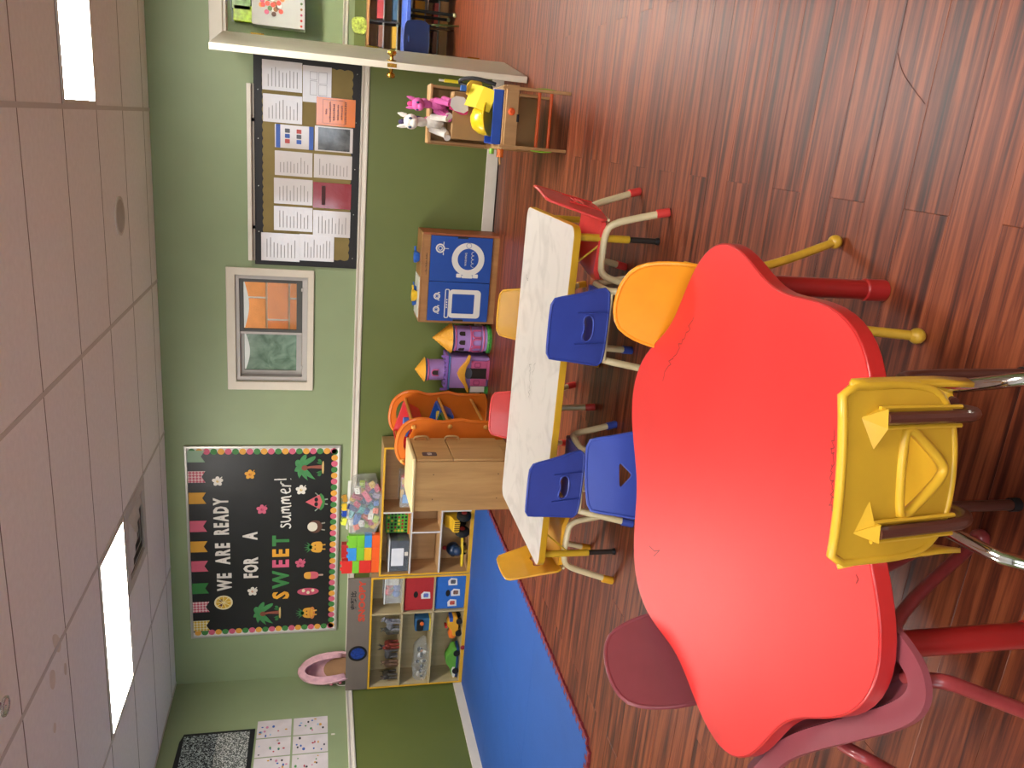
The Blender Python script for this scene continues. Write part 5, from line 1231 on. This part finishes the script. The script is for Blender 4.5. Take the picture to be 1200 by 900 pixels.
petals(255, 564, '#DAD2C6', '#C8A23C'); petals(293, 556, '#D89A34', '#B85A2C', .044); petals(307, 597, '#C0566E', '#8E2C48', .046); petals(353, 574, '#DAD4C6', '#C8A23C', .046); petals(352, 660, '#C0566E', '#8E2C48', .046); petals(296, 693, '#D4CCBE', '#B86A3C', .044)
# lemon slice with star glasses
cx, cz = SP(262, 706); o = deco('lemon_slice', ell(.066, .072, 28, cx, cz), '#C9A030'); MB().ring(ell(.07, .076, 28, cx, cz), ell(.058, .062, 28, cx, cz), .018, .019, BW()).build('rind', mat('#D9CBA0', .6), o, smooth=False)
for i in range(9): a = 2*PI*i/9; MB().tube([BW(0, -.019, 0) @ Vector((cx, cz, 0)), BW(0, -.019, 0) @ Vector((cx+.058*math.cos(a), cz+.06*math.sin(a), 0))], .003, 5).build('segment_line', mat('#DACB98', .6), o)
for s in (-1, 1): MB().prism([(cx+s*.022+(.02 if i % 2 else .009)*math.cos(PI*i/5), cz+.02+(.02 if i % 2 else .009)*math.sin(PI*i/5)) for i in range(10)], .019, .0205, BW()).build('star_glass', mat('#5A2430', .5), o, smooth=False)
def palm(x, y, s=1.0):
    cx, cz = SP(x, y); tr = deco('palm_trunk', [(cx-.012*s, cz-.15*s), (cx+.022*s, cz-.15*s), (cx+.016*s, cz-.06*s), (cx+.004*s, cz+.01), (cx-.016*s, cz+.01), (cx-.004*s, cz-.06*s)], '#8E4E3C')
    for a, l in ((15, .13), (55, .13), (100, .125), (140, .13), (175, .12), (-25, .12), (-155, .12)):
        r_ = D_(a); l *= s; d = Vector((math.cos(r_), math.sin(r_))); n = Vector((-d.y, d.x)); g = Vector((0, -1))
        p = Vector((cx, cz)); q = [p+n*.008, p+d*l*.45+n*.028*s-g*.0, p+d*l*.85+n*.012*s+g*.025*s, p+d*l+g*.05*s, p+d*l*.75-n*.022*s+g*.03*s, p+d*l*.4-n*.022*s]
        MB().prism([tuple(v) for v in round_poly([tuple(v) for v in q], 1)], .018+.0003*abs(a)/20, .0195+.0003*abs(a)/20, BW()).build('palm_frond', mat('#3F8048', .6, noise=.1, scale=30), tr, smooth=False)
    MB().prism(ell(.024*s, .026*s, 14, cx, cz-.008), .0215, .0225, BW()).build('coconut', mat('#7A4432', .6), tr, smooth=False)
    MB().prism(round_poly([(cx-.06*s, cz-.165*s), (cx+.065*s, cz-.165*s), (cx+.05*s, cz-.148*s), (cx-.05*s, cz-.148*s)], 1), .018, .0195, BW()).build('sand', mat('#C8A86A', .6), tr, smooth=False)
    for sx in (-1, 1):
        for k2 in range(3): MB().prism(round_poly([(cx+sx*.028*s, cz-.15*s), (cx+sx*(.03+.02*k2)*s, cz-(.105+.012*(2-k2))*s), (cx+sx*(.05+.016*k2)*s, cz-(.095+.02*k2)*s), (cx+sx*.045*s, cz-.15*s)], 1), .019, .0205, BW()).build('shrub_leaf', mat('#3A7742', .6), tr, smooth=False)
palm(356, 548); palm(307, 719, .97)
# fruit friends along the lower edge
cx, cz = SP(370, 588); o = deco('watermelon', [(cx, cz+.085), (cx-.075, cz-.045), (cx-.05, cz-.062), (cx, cz-.07), (cx+.05, cz-.062), (cx+.075, cz-.045)], '#C85A62'); deco('melon_rind', [(cx-.08, cz-.043), (cx-.05, cz-.068), (cx, cz-.078), (cx+.05, cz-.068), (cx+.08, cz-.043), (cx+.07, cz-.03), (cx, cz-.055), (cx-.07, cz-.03)], '#3E7A3E', .0182, .001, par=o)
for s in (-1, 1): MB().prism(ell(.02, .016, 14, cx+s*.022, cz-.004), .0185, .0195, BW()).build('sunglass', mat('#1E1B1C', .4), o, smooth=False)
for s in (-1, 1): MB().tube([BW(0, -.018, 0) @ Vector((cx+s*.06, cz-.02, 0)), BW(0, -.018, 0) @ Vector((cx+s*.085, cz+.005, 0))], .005, 6).build('arm', mat('#8E9A8A', .6), o); MB().tube([BW(0, -.018, 0) @ Vector((cx+s*.02, cz-.075, 0)), BW(0, -.018, 0) @ Vector((cx+s*.025, cz-.1, 0))], .006, 6).build('leg', mat('#8E9A8A', .6), o)
cx, cz = SP(369, 617); o = deco('coconut_figure', ell(.06, .062, 24, cx, cz), '#5A3A2C'); MB().prism(ell(.044, .042, 22, cx-.0, cz+.02), .018, .019, BW()).build('coconut_cut', mat('#D6CDB8', .6), o, smooth=False)
for s in (-1, 1): MB().tube([BW(0, -.018, 0) @ Vector((cx+s*.03, cz-.055, 0)), BW(0, -.018, 0) @ Vector((cx+s*.035, cz-.085, 0))], .006, 6).build('leg', mat('#9A9488', .6), o)
def pine(x, y, s=1.0):
    cx, cz = SP(x, y); o = deco('pineapple', round_poly([(cx-.05*s, cz-.05*s), (cx+.05*s, cz-.05*s), (cx+.055*s, cz), (cx+.04*s, cz+.05*s), (cx-.04*s, cz+.05*s), (cx-.055*s, cz)], 2), '#D49A34')
    for a in (-50, -25, 0, 25, 50):
        d = Vector((math.sin(D_(a)), math.cos(D_(a)))); p = Vector((cx, cz+.04*s)); n = Vector((d.y, -d.x)); MB().prism([tuple(p+n*.012), tuple(p+d*.07*s), tuple(p-n*.012)], .018, .019, BW()).build('crown_leaf', mat('#3F7A42', .6), o, smooth=False)
    for sx in (-1, 1): MB().prism(ell(.006, .007, 8, cx+sx*.018, cz+.012), .0182, .019, BW()).build('eye', mat('#4A2A20', .5), o, smooth=False); MB().tube([BW(0, -.018, 0) @ Vector((cx+sx*.02, cz-.045*s, 0)), BW(0, -.018, 0) @ Vector((cx+sx*.022, cz-.075*s, 0))], .006, 6).build('leg', mat('#C8963A', .6), o)
    return o, cx, cz
pine(371, 641); o, cx, cz = pine(361, 718); MB().ring(ell(.062, .024, 20, cx, cz-.035), ell(.045, .012, 20, cx, cz-.03), .019, .021, BW()).build('swim_ring', mat('#C87A3C', .6), o, smooth=False)
cx, cz = SP(365, 674); o = deco('ice_lolly', round_poly([(cx-.036, cz-.06), (cx+.036, cz-.06), (cx+.036, cz+.04), (cx+.02, cz+.065), (cx-.02, cz+.065), (cx-.036, cz+.04)], 2), '#C85A66'); deco('lolly_tip', round_poly([(cx-.035, cz+.005), (cx+.035, cz+.005), (cx+.035, cz+.04), (cx+.02, cz+.064), (cx-.02, cz+.064), (cx-.035, cz+.04)], 2), '#D49A3A', .0182, .0008, par=o); deco('lolly_stick', rrect(.016, .04, .006, cx=cx, cy=cz-.08), '#B89A8A', par=o)
cx, cz = SP(361, 693); o = deco('surfboard', ell(.036, .092, 28, cx, cz), '#BE5066')
for dz in (-.04, 0, .04): MB().prism(ell(.016, .014, 10, cx+(.01 if dz else -.01), cz+dz), .018, .0188, BW()).build('surf_flower', mat('#D6CDA8', .6), o, smooth=False)

# ================================================================== KRAFT BULLETIN BOARD
KX0, KX1, KZ0, KZ1 = -1.118, .392, 1.071, 1.829
kcx, kcz = (KX0+KX1)/2, (KZ0+KZ1)/2; khw, khh = (KX1-KX0)/2, (KZ1-KZ0)/2
t = thing('notice_board', 'kraft brown notice board with black scalloped border by the door', 'notice board', (kcx, 0, kcz))
B(-khw, khw, -.012, 0, -khh, khh).build('backing', mat('#82703F', .7, noise=.06), t, smooth=False)
def wavy(a, b, amp=.008, step=.058):
    out = []
    def side(p, q, nrm):
        p, q, nrm = Vector(p), Vector(q), Vector(nrm); L_ = (q-p).length; n = max(2, int(round(L_/step)))*6
        for i in range(n): s = i/n; out.append(tuple(p.lerp(q, s)+nrm*(amp*abs(math.sin(PI*i/6)))))
    side((-a,-b), (a,-b), (0,-1)); side((a,-b), (a,b), (1,0)); side((a,b), (-a,b), (0,1)); side((-a,b), (-a,-b), (-1,0))
    return out
ci = wavy(khw-.065, khh-.065)
co = []
for x, y in ci:
    s = max(abs(x)/(khw-.062), abs(y)/(khh-.062)); 
    if abs(x)/(khw-.062) >= abs(y)/(khh-.062): co.append((math.copysign(khw, x), max(-khh, min(khh, y*khh/(khh-.065)))))
    else: co.append((max(-khw, min(khw, x*khw/(khw-.065))), math.copysign(khh, y)))
MB().ring(co, ci, .012, .0145, BW()).build('border', mat('#1E1C1D', .55), t, smooth=False)
MB().ring(q4(-khw, khw, -khh, khh), q4(-khw+.012, khw-.012, -khh+.012, khh-.012), .0, .018, BW()).build('frame', mat('#1A1819', .5), t, smooth=False)
for i in range(9): MB().ball((-khw+.08+i*(2*khw-.16)/8, -.0155, (khh-.03)*(1 if i % 2 else -1)), .004, 8, 5).build('staple', mat('#C9C6C0', .3, metal=.8), t)
M_SLV = mat('#C9C0BC', .22, coat=1.0, noise=.03, bump=.5, bscale=9); M_PRT = mat('#8E8884', .6)
def sheet(pa, pb, label, hx=None, lines=True, kind=None, z=.0155, group='printed notices in plastic sleeves'):
    a, b = P(pa[0], pa[1], -z), P(pb[0], pb[1], -z); x0, x1, z0, z1 = min(a.x, b.x), max(a.x, b.x), min(a.z, b.z), max(a.z, b.z)
    t = thing('notice', label, 'notice', ((x0+x1)/2, -z, (z0+z1)/2), 0, group); w_, h_ = (x1-x0)/2, (z1-z0)/2
    MB().prism(q4(-w_, w_, -h_, h_), 0, .0012, BW()).build('sheet', M_SLV if hx is None else mat(hx, .25, coat=1.0, noise=.03, bump=.4, bscale=10), t, smooth=False)
    mb = MB(); rng = random.Random(int(pa[0]*7+pa[1]))
    if kind is None:
        n = 9
        for i in range(n):
            zz = h_*.7-1.45*h_*i/(n-1); le = rng.uniform(.5, .95); mb.prism(q4(-w_*.75, -w_*.75+1.5*w_*le, zz-.003, zz+.003), .0012, .0015, BW())
    elif kind == 'orange':
        mb = MB()
        for i, ln in enumerate((.2, .72, .6, .55, .5, .8)):
            x = -w_*ln
            while x < w_*ln:
                e = rng.uniform(.004, .009); mb.prism(q4(x, min(x+e, w_*ln), h_*(.5-.2*i)-.006, h_*(.5-.2*i)+rng.uniform(.002, .007)), .0012, .0015, BW()); x += e+.003
        mb.ring(q4(-w_*.85, w_*.85, -h_*.45, h_*.68), q4(-w_*.85+.002, w_*.85-.002, -h_*.45+.002, h_*.68-.002), .0012, .0014, BW())
    elif kind == 'dark':
        MB().prism(q4(-w_*.9, w_*.9, -h_*.85, h_*.82), .0012, .0014, BW()).build('photo', mat('#4B4A4A', .25, coat=1, noise=.7, scale=14, bump=.4, bscale=10), t, smooth=False)
    elif kind == 'red': mb.prism(q4(-w_*.75, w_*.75, h_*.35, h_*.55), .0012, .0015, BW())
    elif kind == 'blue':
        for zz in (h_*.86, -h_*.86): MB().prism(q4(-w_, w_, zz-.02, zz+.012), .0012, .0015, BW()).build('blue_bar', mat('#3A5CA8', .4), t, smooth=False)
        for i in range(3):
            for j in range(2): MB().prism(rrect(.03, .035, .004, cx=-w_*.4+i*w_*.45, cy=h_*(.35-.6*j)), .0012, .0015, BW()).build('picture', mat(['#B84A44', '#3A5CA8', '#5A5A62'][(i+j) % 3], .4), t, smooth=False)
    elif kind == 'plan':
        for i, (ax, bx, cz_, dz_) in enumerate(((-.6, .0, -.7, -.1), (.05, .7, -.7, -.1), (-.6, .2, 0, .5), (.25, .7, 0, .5))): mb.ring(q4(ax*w_, bx*w_, cz_*h_, dz_*h_), q4(ax*w_+.003, bx*w_-.003, cz_*h_+.003, dz_*h_-.003), .0012, .0015, BW())
    if mb.v: mb.build('print', M_PRT if kind not in ('red', 'orange') else mat('#6A3218', .6) if kind == 'orange' else mat('#3E1A1C', .6), t, smooth=False)
    return t
NL = 'white typed notice in a clear plastic sleeve on the notice board'
sheet((307, 69), (354, 109), 'white typed notice in a clear sleeve beside the floor plan sheet'); sheet((308, 109), (354, 146), 'white typed notice in a clear sleeve beside the orange notice', z=.0157)
sheet((355, 76), (388, 122), 'white sheet with a printed floor plan on the notice board', kind='plan', z=.0148, group=None)
sheet((371, 113), (416, 150), 'bright orange notice with dark lettering on the notice board', '#E0762A', kind='orange', z=.0172, group=None)
sheet((322, 145), (367, 176), 'white notice with blue bars and small pictures on the notice board', kind='blue', z=.0149, group=None)
sheet((369, 147), (413, 180), 'dark photocopied picture page on the notice board', kind='dark', group=None)
sheet((322, 176), (366, 208), 'white typed notice in a clear sleeve touching the one with blue bars'); sheet((368, 180), (412, 211), 'white typed notice in a clear sleeve between the dark photo page and the red card'); sheet((321, 208), (366, 241), 'white typed notice in a clear sleeve in the upper row beside the dark red card'); sheet((321, 241), (366, 272), 'white typed notice in a clear sleeve two along from the one with blue bars')
sheet((367, 213), (411, 246), 'dark red notice card on the notice board', '#8E2430', kind='red', group=None)
sheet((367, 246), (410, 279), 'white typed notice in a clear sleeve between the red card and the window'); sheet((306, 272), (351, 307), 'white typed notice in a clear sleeve in the top corner by the window', z=.0172); sheet((351, 274), (391, 307), 'white typed notice in a clear sleeve in the bottom corner by the window', z=.0172)
# white rail above the notice board
a, b = P(292, 305, -.045), P(289, 97, -.045)
t = thing('wall_rail', 'long white rail on brackets above the notice board', 'rail', (a.x, 0, 1.845))
B(0, b.x-a.x, -.055, -.03, -.0, .03).build('rail_bar', M_WHITE, t, bevel=.003); B(0, b.x-a.x, -.03, -.022, -.02, .028).build('rail_back', mat('#8E8478', .6), t)
for x in (.25, 1.02): B(x-.012, x+.012, -.03, 0, -.02, .02).build('bracket', mat('#A8A298', .4, metal=.4), t)

# ================================================================== LEFT WALL
t = thing('glitter_poster', 'black and silver glitter poster on the side wall', 'poster', (XL, -.93, 2.11))
MB().prism([(-.27,-.29),(.285,-.295),(.285,.26),(.20,.285),(-.27,.30)], 0, .006, LW(0, 0, 0)).build('black_backing', mat('#15181A', .6), t, smooth=False)
MB().prism(q4(-.25, .26, -.255, .0), .006, .008, LW(0, 0, 0)).build('silver_panel', glitter_mat('gl1', '#5E6460', '#E8ECE8', 130), t, smooth=False)
MB().prism(q4(-.25, .26, .0, .255), .006, .0075, LW(0, 0, 0)).build('dark_panel', glitter_mat('gl2', '#20262A', '#B8C4C4', 130), t, smooth=False)
random.seed(5)
for row, (z0, z1) in enumerate(((1.525, 1.80), (1.228, 1.508))):
    for k in range(3):
        y1 = -.558-.212*k; t = thing('worksheet', 'white worksheet with coloured drawings, %s row, %s' % (('upper', 'lower')[row], ('next to the room corner', 'second from the room corner', 'third from the room corner')[k]), 'worksheet', (XL, y1-.1, (z0+z1)/2), 0, 'worksheets taped in two rows')
        MB().prism(q4(-.1, .1, -(z1-z0)/2, (z1-z0)/2), .0, .0015, LW(0, 0, 0)).build('sheet', mat('#CFC6C6', .6), t, smooth=False)
        for i in range(11):
            x, z = random.uniform(-.08, .08), random.uniform(-.12, .12)
            MB().prism(ell(random.uniform(.006, .016), random.uniform(.006, .012), 10, x, z), .0015, .002, LW(0, 0, 0)).build('drawing', mat(random.choice(['#A83A44', '#3A5CA0', '#4A8A4A', '#C8923C', '#2A2A30', '#C87A98', '#8FB0C8']), .6), t, smooth=False)
tag(MB().prism(q4(-.79, -.775, 1.17, 1.20), 0, .002, LW(0, 0)).build('tape_scrap', M_WHITE, smooth=False), 'scrap of white tape on the side wall below the worksheets', 'tape')
# a stray hair-thin thread on the floor
pts = smooth_path([F(1052, 62, .001), F(1057, 85, .001), F(1070, 104, .001), F(1084, 122, .001)], 2)
tag(MB().tube(pts, .0005, 5).build('thread', mat('#3A1C14', .8)), 'thin dark curved thread lying on the wooden floor', 'thread')
